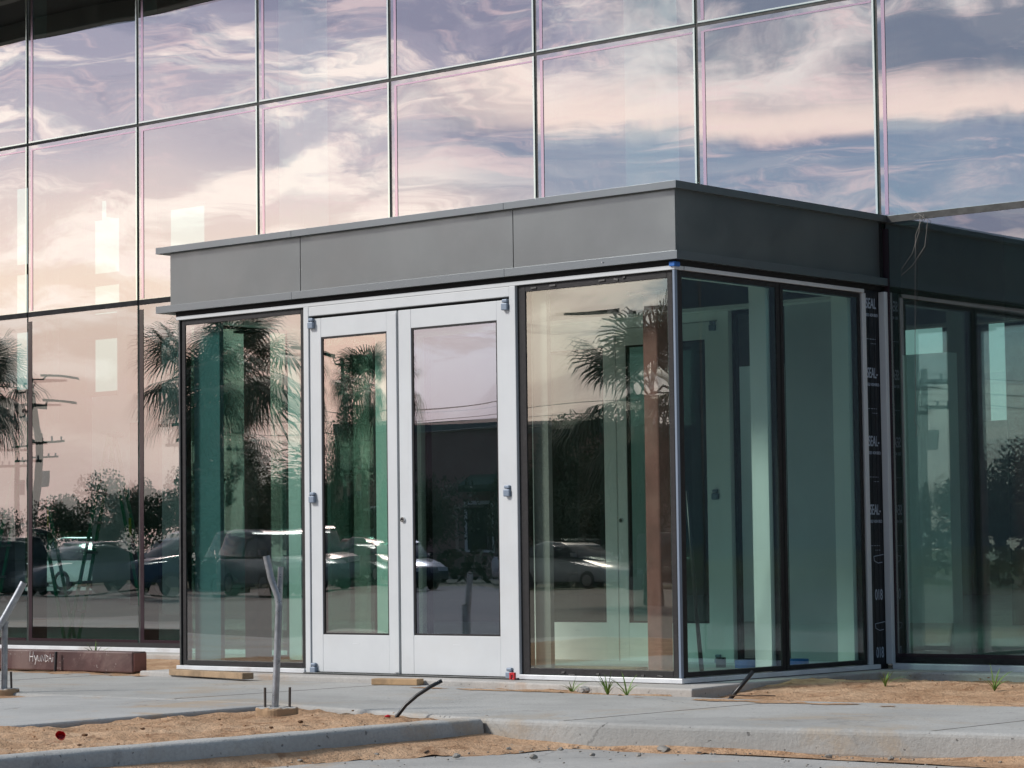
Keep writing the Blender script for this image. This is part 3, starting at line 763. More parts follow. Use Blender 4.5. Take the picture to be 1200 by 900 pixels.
# door frame and doors
MB().box(5.93, 5.978, -2.335, -2.20, .0, 2.517).build('door_jamb', M['alum'], ves, bevel=.003)
MB().box(7.812, 7.863, -2.335, -2.20, .0, 2.517).build('door_jamb', M['alum'], ves, bevel=.003)
MB().box(5.9785, 7.8115, -2.333, -2.20, 2.452, 2.5165).build('door_header', M['alum'], ves, bevel=.003)
MB().box(5.979, 7.811, -2.30, -2.21, 2.436, 2.4515).build('black_joint', M['blackvoid'], ves)
MB().box(5.93, 7.86, -2.36, -2.20, -.002, .008).build('threshold', M['mullion'], ves, bevel=.002)
def door(x0, x1, gx0, gx1, y, zt, gz0, gz1, gm, hinge_x, lock_x=None, mat='alum', th=.045, hinges=(2.40, 1.20, .035), parent=None, lab=None):
    mb = MB()
    mb.box(x0, gx0, y, y + th, .012, zt); mb.box(gx1, x1, y, y + th, .012, zt)
    mb.box(gx0, gx1, y + .0008, y + th - .0008, .012, gz0); mb.box(gx0, gx1, y + .0008, y + th - .0008, gz1, zt)
    dr = mb.build('door', M[mat], parent or ves, bevel=.0025)
    if lab: dr['label'] = lab
    fr = frame_y(gx0 + .0005, gx1 - .0005, gz0 + .0005, gz1 - .0005, y + .006, y + th - .006, .012).build('glazing_bead', M['black'], dr)
    pane(dr, 'y', gx0 + .011, gx1 - .011, gz0 + .011, gz1 - .011, y + .012, -1, .022, [M[gm], M['glass_inner']], rnd.uniform(.0003, .0008), 'door_glass')
    for z in hinges:
        hb = MB(); hb.box(hinge_x - .026, hinge_x + .026, y - .028, y - .0005, z - .036, z + .010); hb.box(hinge_x - .022, hinge_x + .022, y - .024, y - .0005, z + .014, z + .036)
        hb.build('hinge', M['steelblue'], dr, bevel=.006)
    if lock_x:
        lb = MB(); lb.tube([(lock_x, y, 1.033), (lock_x, y - .012, 1.033)], [.019, .017], 18); lb.tube([(lock_x, y - .012, 1.033), (lock_x, y - .014, 1.033)], [.010, .008], 12, 1)
        lb.build('lock_cylinder', [M['chrome'], M['blackvoid']], dr)
    kb = MB(); kb.box((gx0 + gx1) / 2 - .03, (gx0 + gx1) / 2 + .03, y - .0005, y + .0007, gz0 - .06, gz0 - .056)
    kb.build('scuff', M['sill'], dr)
    return dr
dl = door(5.984, 6.806, 6.090, 6.712, -2.325, 2.432, .265, 2.300, 'glass_door', 6.010, None, lab='left door leaf with pink and green reflections in its glass')
door(6.822, 7.806, 6.936, 7.696, -2.325, 2.432, .268, 2.306, 'glass_door_grey', 7.782, 6.851, lab='right door leaf with lock cylinder and greyer glass')
MB().box(6.764, 6.8065, -2.332, -2.3255, .02, 2.415).build('astragal', M['alum'], dl, bevel=.0015)
# inner doors in the facade line
mb = MB(); mb.box(6.02, 6.10, -.06, .06, .013, 2.50); mb.box(7.80, 7.895, -.06, .06, .013, 2.50); mb.box(6.1005, 7.7995, -.06, .06, 2.44, 2.50)
mb.build('inner_door_frame', M['white'], ves, bevel=.003)
door(6.105, 6.858, 6.20, 6.745, -.05, 2.432, .288, 2.31, 'glass_hall', 6.13, None, 'white')
door(6.868, 7.795, 6.955, 7.68, -.05, 2.432, .288, 2.31, 'glass_hall', 7.76, 6.90, 'white')
MB().box(8.38, 8.785, -.06, .06, .013, 2.50).build('inner_wall', M['greywall'], ves)
MB().box(8.79, 8.953, -.085, .06, .013, 2.50).build('inner_wall', M['white'], ves)
MB().box(4.79, 4.92, -.06, .06, .013, 2.50).build('inner_wall', M['white'], ves)
MB().box(4.70, 9.05, -.055, .2, 2.505, 3.02).build('inner_header', M['greywall'], ves)
frame_y(7.90, 8.375, .015, 2.50, -.02, .02, .03).build('inner_glass_frame', M['black'], ves)
frame_y(4.93, 6.015, .015, 2.50, -.02, .02, .03).build('inner_glass_frame', M['black'], ves)
# steel columns standing inside the corners
for (x, w) in ((5.06, .142), (8.70, .118)):
    c = MB().box(x - w / 2, x + w / 2, -1.95 - w / 2, -1.95 + w / 2, .0125, 2.42)
    c.build('steel_column', M['redox'], ves, bevel=.012)
    MB().box(x - .14, x + .14, -1.95 - .10, -1.95 + .10, 2.421, 2.44).build('column_plate', M['mullion'], ves)
MB().box(9.118, 9.162, -2.349, -2.29, 2.536, 2.566).build('painters_tape', M['tapeblue'], ves, bevel=.004)
# rubble edge of black tape pulled round the front glass
for k in range(10):
    x = rnd.uniform(7.95, 9.05); z = rnd.choice([.045, .04, 2.495, 2.5]) + rnd.uniform(-.006, .006)
    MB().obox((x, YF - .007, z), (rnd.uniform(.01, .035), 0, rnd.uniform(-.004, .004)), (0, .003, 0), (0, .002, rnd.uniform(.003, .008))).build('tape_shred', M['black'], ves)

# ------------------------------------------------------------------ loose things about the entrance
def conduit_stub(x, y, label, bend, z0=-.06):
    t = empty('conduit_stub', (x, y, z0), label, 'conduit', 'capped conduit stubs set in small concrete footings')
    mb = MB()
    n = 40
    ring = [(.112 + .004 * math.sin(3 * _ * .24 + x) + rnd.uniform(-.001, .001)) for _ in range(n)]
    vs = []
    for zz, k in ((-.05, 1.0), (.035, 1.02), (.043, .98), (.043, .6)):
        vs += [(x + ring[i] * k * math.cos(2 * math.pi * i / n), y + ring[i] * k * math.sin(2 * math.pi * i / n), z0 + zz + (rnd.uniform(-.004, .004) if zz > 0 else 0)) for i in range(n)]
    fs = [(r * n + i, r * n + (i + 1) % n, (r + 1) * n + (i + 1) % n, (r + 1) * n + i) for r in range(3) for i in range(n)] + [tuple(3 * n + i for i in range(n))]
    mb.add(vs, fs); mb.m[-1] = 1; mb.m[-n - 1:-1] = [1] * n; mb.build('concrete_footing', [M['tube_card'], M['slab']], t)
    for pts, r in bend:
        pb = MB(); P3 = [(x + a, y + b, z0 + c) for a, b, c in pts]
        pb.tube(P3, r, 14, caps=False)
        pb.tube([P3[-1], tuple(Vector(P3[-1]) + (Vector(P3[-2]) - Vector(P3[-1])).normalized() * .04)], r * .82, 14, 1)
        pb.build('conduit_pipe', [M['galv'], M['blackvoid']], t, smooth=True)
    for sd_ in (-.066, .066):
        a, b = .757 * sd_, .653 * sd_
        MB().tube([(x + a, y + b, z0 + .03), (x + a + rnd.uniform(-.006, .006), y + b, z0 + .150)], .007, 8).build('anchor_bolt', M['rebar'], t)
    return t
# camera-right on the ground is (.757,.653): the pipes lean in that plane
def lean(s, z, dpt=0): return (.757 * s + .653 * dpt, .653 * s - .757 * dpt, z)
conduit_stub(8.49, -5.075, 'grey forked conduit pipes rising from concrete footing in the sand bed by the kerb',
             [([lean(-.015, .0), lean(-.005, .2), lean(.005, .42), lean(.012, .60), lean(.004, .645), lean(-.03, .74), lean(-.055, .86)], .019),
              ([lean(-.012, .0, -.03), lean(-.002, .30, -.03), lean(.012, .58, -.03), lean(.020, .80, -.03)], .015)])
conduit_stub(5.40, -4.52, 'pale grey conduit pipe bent to the right at the left edge',
             [([lean(.02, .0), lean(.022, .3), lean(.024, .44), lean(.03, .47)], .020),
              ([lean(-.04, .0, .03), lean(-.045, .30, .03), lean(-.03, .40, .03), lean(.03, .50, .03), lean(.11, .64, .03), lean(.15, .715, .03)], .023)])

# brown steel beam with chalk writing
beam = empty('steel_beam', (2.0, -2.29, -.02), 'long brown primed steel box beam lying on the sand left of the entrance', 'beam')
MB().box(-3.2, 4.16, -2.36, -2.22, -.035, .118).build('beam_body', M['brownox'], beam, bevel=.010)
MB().box(4.1605, 4.168, -2.35, -2.23, -.025, .108).build('end_plate', M['redox'], beam, bevel=.003)
strokes = {'H': [[(0, 0), (.08, 1)], [(.5, 0), (.58, 1)], [(.04, .48), (.54, .52)]], 'y': [[(0, .6), (.22, .15)], [(.5, .65), (.12, -.3)]],
           'u': [[(0, .6), (.05, .1), (.3, .05), (.42, .6), (.46, .05)]], 'N': [[(0, 0), (.05, .65), (.4, .05), (.48, .7)]],
           'D': [[(0, 0), (.06, .7), (.42, .5), (.4, .15), (0, 0)]], 'A': [[(0, 0), (.26, .8), (.45, 0)], [(.1, .35), (.4, .36)]], 'i': [[(.1, 0), (.14, .5)], [(.16, .68), (.18, .74)]]}
mb = MB(); cx = 2.98; S = .075
for ch, w in (('H', .75), ('y', .55), ('u', .6), ('N', .6), ('D', .52), ('A', .52), ('i', .3)):
    for st in strokes[ch]:
        mb.tube([(cx + a * S, -2.3607, .030 + b * S + rnd.uniform(-.001, .001)) for a, b in st], .0035, 5)
    cx += w * S
mb.build('chalk_lettering', M['chalk'], beam)
o = MB().tube([(3.33, -2.40, -.06), (3.335, -2.395, .11)], .011, 10).build('pipe_stub', M['hose'], smooth=False)
tag(o, 'short black pipe standing upright against the brown beam', 'pipe')

def plank(name, x, y, z, lx, ly, lz, rz, mat, label):
    mb = MB(); mb.box(-lx / 2, lx / 2, -ly / 2, ly / 2, 0, lz)
    o = mb.build(name, mat, bevel=.004); o.location = (x, y, z); o.rotation_euler = (0, 0, rz)
    return tag(o, label, 'board')
plank('wood_plank', 5.28, -2.62, -.028, 1.0, .09, .042, R(-12), M['woodgrey'], 'long weathered board lying on the walk left of the doors')
plank('wood_block', 7.10, -2.66, -.038, .34, .09, .040, R(14), M['wood'], 'short pine block lying in front of the closed doors')

o = MB().tube([(9.255, -4.965, -.10), (9.262, -4.955, -.05), (9.30, -4.925, .01), (9.345, -4.885, .06), (9.40, -4.84, .105), (9.445, -4.80, .135)], .0105, 12).build('irrigation_hose', M['hose'], smooth=True)
tag(o, 'black plastic hose rising in a curve from the sand behind the kerb', 'hose')
o = MB().tube([(9.68, -2.62, -.10), (9.74, -2.57, -.01), (9.815, -2.52, .095)], .0125, 12).build('irrigation_hose', M['hose'], smooth=True)
tag(o, 'straight black hose stub leaning out of the sand beside the glass side', 'hose')
# red things
def lump(name, x, y, z, r, mat, seed, flat=.8, n=2):
    bm = bmesh.new(); bmesh.ops.create_icosphere(bm, subdivisions=n, radius=r)
    rr = random.Random(seed)
    ox = rr.uniform(0, 50)
    for v in bm.verts:
        k = 1 + .45 * mnoise.noise(v.co * (1.3 / r) + Vector((ox, 0, 0)))
        v.co = Vector((v.co.x * k * rr.uniform(.95, 1.05), v.co.y * k, v.co.z * k * flat))
    me = bpy.data.meshes.new(name); bm.to_mesh(me); bm.free(); me.materials.append(mat)
    o = bpy.data.objects.new(name, me); col.objects.link(o); o.location = (x, y, z); o.rotation_euler = (0, 0, rr.uniform(0, 6))
    return o
cup = MB(); n = 14
vs = []; prof = [(.0, .0), (.022, .0), (.027, .03), (.031, .052), (.029, .052), (.022, .012)]
for (r, z) in prof: vs += [(r * math.cos(2 * math.pi * i / n), r * math.sin(2 * math.pi * i / n) * .85, z + (.006 * math.sin(3 * i) if z > .04 else 0)) for i in range(n)]
cup.add(vs, [(a * n + i, a * n + (i + 1) % n, (a + 1) * n + (i + 1) % n, (a + 1) * n + i) for a in range(len(prof) - 1) for i in range(n)])
o = cup.build('plastic_cup', M['red']); o.location = (8.99, -6.97, -.045); o.rotation_euler = (R(70), R(15), R(40)); o.scale = (.8, .8, .8)
tag(o, 'crushed red plastic cup lying on the sand behind the kerb', 'cup')
mb = MB(); mb.box(-.028, -.012, -.012, .012, 0, .06); mb.box(.012, .028, -.012, .012, 0, .06); mb.box(-.012, .012, -.012, .012, .04, .06); mb.box(-.028, .028, -.002, .012, .0, .012)
o = mb.build('shim_clip', M['red'], bevel=.002); o.location = (7.86, -2.40, .0); o.scale = (.75, .75, .75)
tag(o, 'small red plastic clip at the foot of the right door jamb', 'clip')
o = lump('flag_scrap', 9.24, -5.0, -.045, .016, M['red'], 3, .5); tag(o, 'tiny red scrap at the base of the curved black hose', 'scrap')

# stones and debris
def place_stones():
    spots = [(10.20, -5.12), (10.32, -5.28), (10.55, -5.16), (10.05, -5.45), (11.35, -5.02), (11.9, -4.86), (10.9, -5.35), (10.02, -5.9), (12.2, -4.80), (10.4, -5.75), (9.96, -6.35), (11.1, -5.25), (10.75, -5.6)]
    for k, (x, y) in enumerate(spots):
        o = lump('stone', x, y, -.155, rnd.uniform(.008, .02), M['rock'], k, .65)
        tag(o, 'small grey stone lying on the road near the front kerb', 'stone', 'stones on the road by the kerb')
    spots = [(8.6, -5.6), (8.8, -6.3), (9.3, -5.9), (8.4, -6.9), (9.45, -6.6), (8.7, -7.3), (9.1, -5.5), (9.4, -7.2), (8.9, -6.75)]
    for k, (x, y) in enumerate(spots):
        o = lump('dirt_clod', x, y, -.05, rnd.uniform(.007, .015), M['clod'], 40 + k, .5)
        tag(o, 'brown clod of dirt lying in the sand bed behind the kerb', 'clod', 'dirt clods in the sand bed')
place_stones()
o = lump('rubble', 8.72, -2.74, -.03, .04, M['slab'], 91, .6); tag(o, 'pale broken concrete lump among the weeds under the right front glass', 'rubble')
o = lump('rubble', 11.0, -4.93, -.155, .034, M['rock'], 92, .55); tag(o, 'dark stone at the foot of the right front kerb', 'stone')
mb = MB()
for k in range(200):
    if rnd.random() < .6: x, y, z = rnd.uniform(9.9, 12.8), 0, -.163; y = -4.95 - rnd.random() ** 2 * .9 + max(0, x - 11) * .2
    else: x, y, z = 9.86 + rnd.random() ** 2 * .9, rnd.uniform(-8, -5), -.163
    s = rnd.uniform(.0015, .0055); a = rnd.uniform(0, 3)
    mb.obox((x, y, z + s * .5), (s * math.cos(a), s * math.sin(a), 0), (-s * .8 * math.sin(a), s * .8 * math.cos(a), 0), (s * .2, 0, s * .6))
tag(mb.build('gravel', M['rock']), 'scattered grit and chips along the foot of the kerb', 'grit', kind='stuff')
mb = MB()
for k in range(150):
    x, y = rnd.choice([(rnd.uniform(8.2, 9.65), rnd.uniform(-8, -4.7)), (rnd.uniform(9.5, 12.5), rnd.uniform(-2.6, -.6))])
    s = rnd.uniform(.002, .006); a = rnd.uniform(0, 3)
    mb.obox((x, y, -.048 + s * .4 + (.03 if y > -2 else 0)), (s * math.cos(a), s * math.sin(a), 0), (-s * .8 * math.sin(a), s * .8 * math.cos(a), 0), (s * .2, 0, s * .6))
tag(mb.build('sand_crumbs', M['sand']), 'small crumbs of dried earth over the sand', 'crumbs', kind='stuff')
# twigs / trash lines on the road sand
for k, (x, y, a, lab) in enumerate(((10.08, -5.6, 2.2, 'curved dark twig on the sand by the kerb corner'), (9.98, -2.78, .5, 'dry twig on the sand edge beside the walk'))):
    mb = MB(); mb.tube([(x + .07 * t * math.cos(a) + rnd.uniform(-.008, .008), y + .07 * t * math.sin(a) + rnd.uniform(-.008, .008), (-.152 if y < -4 else -.03) + .004 * (t % 2)) for t in range(-2, 3)], .004, 6)
    tag(mb.build('twig', M['bark']), lab, 'twig')

# weeds
def weed(x, y, z, n, hgt, seed, label):
    rr = random.Random(seed); mb = MB()
    for k in range(n):
        a = rr.uniform(0, 6.28); L_ = hgt * rr.uniform(.55, 1.1); sp = rr.uniform(.2, 1.15); w = rr.uniform(.003, .0055)
        pts = []
        for t in (0, .25, .5, .75, 1):
            rad = sp * L_ * t ** 1.3; zz = L_ * (t - .45 * sp * t * t)
            pts.append(Vector((x + rad * math.cos(a), y + rad * math.sin(a), z + zz)))
        side = Vector((-math.sin(a), math.cos(a), .2)).normalized()
        vs = []
        for t, p in zip((1, 1, .85, .55, .08), pts): vs += [p - side * w * t, p + side * w * t]
        mb.add(vs, [(2 * i, 2 * i + 1, 2 * i + 3, 2 * i + 2) for i in range(4)])
    return tag(mb.build('weed', M['grassblade']), label, 'weed', 'grass weeds sprouting in the sand')
weed(8.66, -2.78, -.05, 12, .12, 1, 'small light weed tuft left of the pale rubble lump')
weed(9.00, -2.86, -.05, 16, .17, 2, 'grass tuft right of the rubble under the right front glass')
weed(9.16, -2.88, -.05, 9, .20, 3, 'tall sparse grass blades near the front glass corner')
weed(10.14, -1.62, -.03, 9, .16, 4, 'spreading weed in the sand in front of the membrane strip')
weed(10.92, -1.68, -.03, 11, .17, 5, 'weed in the sand at the right edge')
weed(3.55, -2.2, .05, 9, .18, 6, 'green weed growing behind the brown steel beam')

# string hanging on the right-hand glass
mb = MB()
mb.tube([(9.50, -.02, 3.035), (9.43, -.018, 2.9), (9.415, -.016, 2.5), (9.405, -.016, 2.1), (9.40, -.016, 1.72)], .0018, 6)
mb.tube([(9.42, -.018, 3.03), (9.46, -.03, 3.045), (9.53, -.022, 2.99), (9.50, -.016, 2.82), (9.40, -.016, 2.70), (9.31, -.014, 2.64)], .0018, 6)
mb.tube([(9.47, -.018, 3.03), (9.46, -.02, 2.92), (9.40, -.016, 2.78), (9.31, -.014, 2.68)], .0018, 6)
mb.tube([(9.40, -.016, 1.72), (9.385, -.016, 1.66), (9.41, -.018, 1.60), (9.395, -.02, 1.55)], .0018, 6)
tag(mb.build('string', M['string']), 'loose white string dangling down the glass right of the entrance', 'string')

# inside the vestibule
o = MB().tube([(8.77, -1.74, 1.18), (8.72, -1.60, .45), (8.70, -1.52, .02)], [.010, .013, .016], 10).build('leaning_rod', M['hose'], smooth=True)
tag(o, 'thin black rod leaning inside the side glass', 'rod')
def tape_roll(x, y, label):
    mb = MB(); n = 24; prof = [(.075, 0), (.075, .05), (.04, .05), (.04, 0), (.075, 0)]
    vs = [(x + r * math.cos(2 * math.pi * i / n), y + r * math.sin(2 * math.pi * i / n), .013 + z) for r, z in prof[:4] for i in range(n)]
    mb.add(vs, [(a * n + i, a * n + (i + 1) % n, ((a + 1) % 4) * n + (i + 1) % n, ((a + 1) % 4) * n + i) for a in range(4) for i in range(n)])
    return tag(mb.build('tape_roll', M['tapeblue'], smooth=False), label, 'tape', 'blue tape rolls on the vestibule floor')
tape_roll(8.40, -.62, 'blue tape roll on the vestibule floor behind the first side pane')
tape_roll(8.60, -.30, 'blue tape roll on the vestibule floor behind the far side pane')
o = MB().cyl(8.22, -.66, .013, .08, .035, 16).build('can', M['mullion']); tag(o, 'small dark can beside the blue tape roll', 'can')
plank('wood_plank', 7.75, -1.55, .013, .9, .14, .035, R(8), M['wood'], 'pale board lying on the vestibule floor behind the right front glass')

# step ladders in the hall
def ladder(x, y, hgt, sp, label, rz):
    t = empty('step_ladder', (x, y, .012), label, 'ladder', 'green step ladders inside the hall', rz)
    for s in (-1, 1):
        for yy in (-.28, .28):
            pb = MB(); pb.obox((s * sp / 2, yy * .8, hgt / 2), (.012, 0, 0), (0, .035, 0), (-s * sp / 2, -yy * .18, hgt / 2))
            pb.build('ladder_rail', M['ladder'], t, local=True)
    sb = MB()
    for k in range(1, 7):
        f = k / 7; sb.obox((-sp * (1 - f), 0, hgt * f), (.04, 0, 0), (0, .21, 0), (0, 0, .012))
    sb.obox((0, 0, hgt), (.08, 0, 0), (0, .2, 0), (0, 0, .02))
    sb.build('ladder_steps', M['rim'], t, local=True)
    MB().obox((sp * .38, .2, hgt * .55), (.013, 0, 0), (0, .03, 0), (0, 0, .09)).build('ladder_label', M['yellow'], t, local=True)
    return t
ladder(-1.95, 1.55, 2.2, .42, 'green step ladder behind the leftmost ground pane', R(40))
ladder(-.72, 1.6, 2.0, .38, 'green step ladder behind the second ground pane from the left', R(40))

# ------------------------------------------------------------------ the far side of the lot (seen mirrored in the glass)
def palm_meshes(seed, dense=34, rad=1.5):
    rr = random.Random(seed); gb = MB(); db = MB()
    def fan(mb, org, az, el, pet, bl, droop, nseg=30, wid=.024):
        dirh = Vector((math.cos(az), math.sin(az), 0)); upv = Vector((0, 0, 1)); side = Vector((-math.sin(az), math.cos(az), 0))
        d = dirh * math.cos(el) + upv * math.sin(el)
        tip = org + d * pet - upv * droop * pet * .25
        dd = (d - upv * droop * .45).normalized(); nn = side.cross(dd)
        mb.tube([org, org + d * pet * .5, tip], .018, 4)
        for k in range(nseg):
            a = R(-125 + 250 * k / (nseg - 1)); lk = bl * (.62 + .38 * math.cos(a * .62)) * rr.uniform(.9, 1.08)
            sd = dd * math.cos(a) + side * math.sin(a) + nn * .22 * abs(math.sin(a))
            p0 = tip; p1 = tip + sd * lk * .55 - upv * .03; p2 = tip + sd * lk * .85 - upv * lk * (.12 + .12 * droop); p3 = tip + sd * lk - upv * lk * (.28 + .25 * droop) 
            w = (sd.cross(nn)).normalized() * wid
            mb.add([p0 - w * .3, p0 + w * .3, p1 - w, p1 + w, p2 - w * .7, p2 + w * .7, p3], [(0, 1, 3, 2), (2, 3, 5, 4), (4, 5, 6)])
    for k in range(dense):
        el = R(rr.uniform(-40, 80)); fan(gb, Vector((0, 0, rr.uniform(-.25, .25))), rr.uniform(0, 6.283), el, rr.uniform(.7, 1.1) * rad * .62, rr.uniform(.75, 1.0) * rad * .62, rr.uniform(.3, 1.) if el < .6 else rr.uniform(0, .5))
    for k in range(int(dense * .35)):
        fan(db, Vector((0, 0, -.3)), rr.uniform(0, 6.283), R(rr.uniform(-80, -50)), rr.uniform(.5, .8), rr.uniform(.5, .75), .8, 16)
    return gb, db
def palm(x, y, hgt, rad, seed, label, dense=34):
    t = empty('palm_tree', (x, y, -.19), label, 'palm tree', 'fan palms across the lot')
    rr = random.Random(seed + 50)
    lx, ly = rr.uniform(-.1, .1), rr.uniform(-.1, .1)
    tb = MB(); tb.tube([(0, 0, 0), (lx * .2, ly * .2, hgt * .3), (lx * .6, ly * .6, hgt * .7), (lx, ly, hgt)], [.24, .17, .16, .18], 10)
    tb.build('trunk', M['bark'], t, smooth=True, local=True)
    gb, db = palm_meshes(seed, dense, rad)
    for nm, b, mt in (('crown', gb, 'frond'), ('dead_fronds', db, 'deadfrond')):
        o = b.build(nm, M[mt], t, local=True); o.location = (lx, ly, hgt)
    return t
palm(-35.8, -41.1, 6.5, 2.0, 1, 'tall fan palm mirrored in the pane left of the doors', 40)
palm(-46.0, -49.2, 6.3, 2.0, 8, 'second fan palm behind the one mirrored left of the doors', 40)
palm(-43.9, -54.3, 6.9, 1.9, 2, 'fan palm mirrored in the left door leaf')
palm(-10.57, -27.8, 3.95, 2.0, 3, 'big near fan palm mirrored in the right front pane', 30)
palm(-36.8, -27.7, 5.6, 1.8, 4, 'fan palm mirrored at the left edge of the facade')
palm(-36.6, -35.6, 6.3, 2.0, 5, 'fan palm mirrored in the pane beside the entrance box', 40)
palm(-75, -78, 7., 2.2, 6, 'distant fan palm on the tree line')

def leaf_tree(seed, hgt, rad, n=6500, leaf=.10):
    rr = random.Random(seed); t = empty('tree', (0, 0, 0))
    tb = MB(); tb.tube([(0, 0, 0), (.1, 0, hgt * .3), (.05, .1, hgt * .6)], [.22, .15, .08], 8)
    for k in range(7):
        a = rr.uniform(0, 6.28); tb.tube([(.05, 0, hgt * rr.uniform(.3, .55)), (math.cos(a) * rad * .6, math.sin(a) * rad * .6, hgt * rr.uniform(.6, .85))], [.07, .02], 6)
    tb.build('trunk', M['bark'], t, local=True)
    cb = MB(); cl = [(Vector((rr.gauss(0, .42) * rad, rr.gauss(0, .42) * rad, hgt * (.62 + rr.gauss(0, .16)))), rr.uniform(.28, .55) * rad) for _ in range(13)]
    for k in range(n):
        c, r = rr.choice(cl); u = Vector((rr.gauss(0, 1), rr.gauss(0, 1), rr.gauss(0, .8))).normalized() * r * rr.random() ** .4
        p = c + u; a = Vector((rr.uniform(-1, 1), rr.uniform(-1, 1), rr.uniform(-1, 1))).normalized(); b = a.orthogonal().normalized(); s = leaf * rr.uniform(.6, 1.4)
        cb.add([p - a * s, p + b * s * .5, p + a * s, p - b * s * .5], [(0, 1, 2, 3)])
    cb.build('crown', M['leaf'], t, local=True)
    return t
protos = [leaf_tree(11, 6.2, 2.4), leaf_tree(12, 5., 2.7), leaf_tree(13, 7.2, 2.2)]
spots = [(-118, -92), (-112, -96), (-107, -100), (-109, -98), (-114, -95), (-120, -104), (-99, -103), (-92, -106), (-104, -110), (-86, -110), (-78, -112), (-70, -114), (-62, -108), (-54, -110), (-125, -86), (-48, -104), (-46.5, -49.8), (-48.8, -53.2), (-43.5, -47.5), (-51, -56), (-44.8, -52.5), (-47.5, -57.5), (-41, -54), (-30, -57), (-26.5, -56.5), (-23, -57), (-33, -56), (-20, -56.5), (-35.2, -54.2), (-37.2, -57.8), (-32.8, -53.6), (-35.4, -57.9)]
used = set()
for k, (x, y) in enumerate(spots):
    p = k % 3
    o = protos[p] if p not in used else copy_tree(protos[p]); used.add(p)
    o.location = (x, y, -.2); o.rotation_euler = (0, 0, rnd.uniform(0, 6)); s = rnd.uniform(.8, 1.15) * (.74 if k >= 14 else 1); o.scale = (s, s, s * rnd.uniform(.9, 1.1))
    tag(o, 'dark broadleaf tree on the far side of the street', 'tree', 'trees beyond the street')
def hedge(x0, y0, x1, y1, hgt, label, n=2600):
    rr = random.Random(int(x0 * 7)); mb = MB(); d = Vector((x1 - x0, y1 - y0, 0)); nrm = Vector((-d.y, d.x, 0)).normalized()
    for k in range(n):
        t = rr.random(); hh = hgt * (.75 + .35 * mnoise.noise((t * d.length * .35, x0, 0)))
        p = Vector((x0, y0, -.2)) + d * t + nrm * rr.gauss(0, .6) + Vector((0, 0, hh * rr.random() ** .7))
        a = Vector((rr.uniform(-1, 1), rr.uniform(-1, 1), rr.uniform(-1, 1))).normalized(); b = a.orthogonal().normalized(); s = rr.uniform(.12, .32)
        mb.add([p - a * s, p + b * s * .6, p + a * s, p - b * s * .6], [(0, 1, 2, 3)])
    return tag(mb.build('hedge', M['hedge']), label, 'hedge')
hedge(-56, -44, -24, -60, 1.7, 'dark clipped hedge at the far edge of the lot')
hedge(-24, -60, -8, -64, 2.4, 'taller loose hedge mirrored in the right door leaf')

hedge(-68, 50, -30, 46, 3.0, 'dark hedge far behind the building seen through the hall')
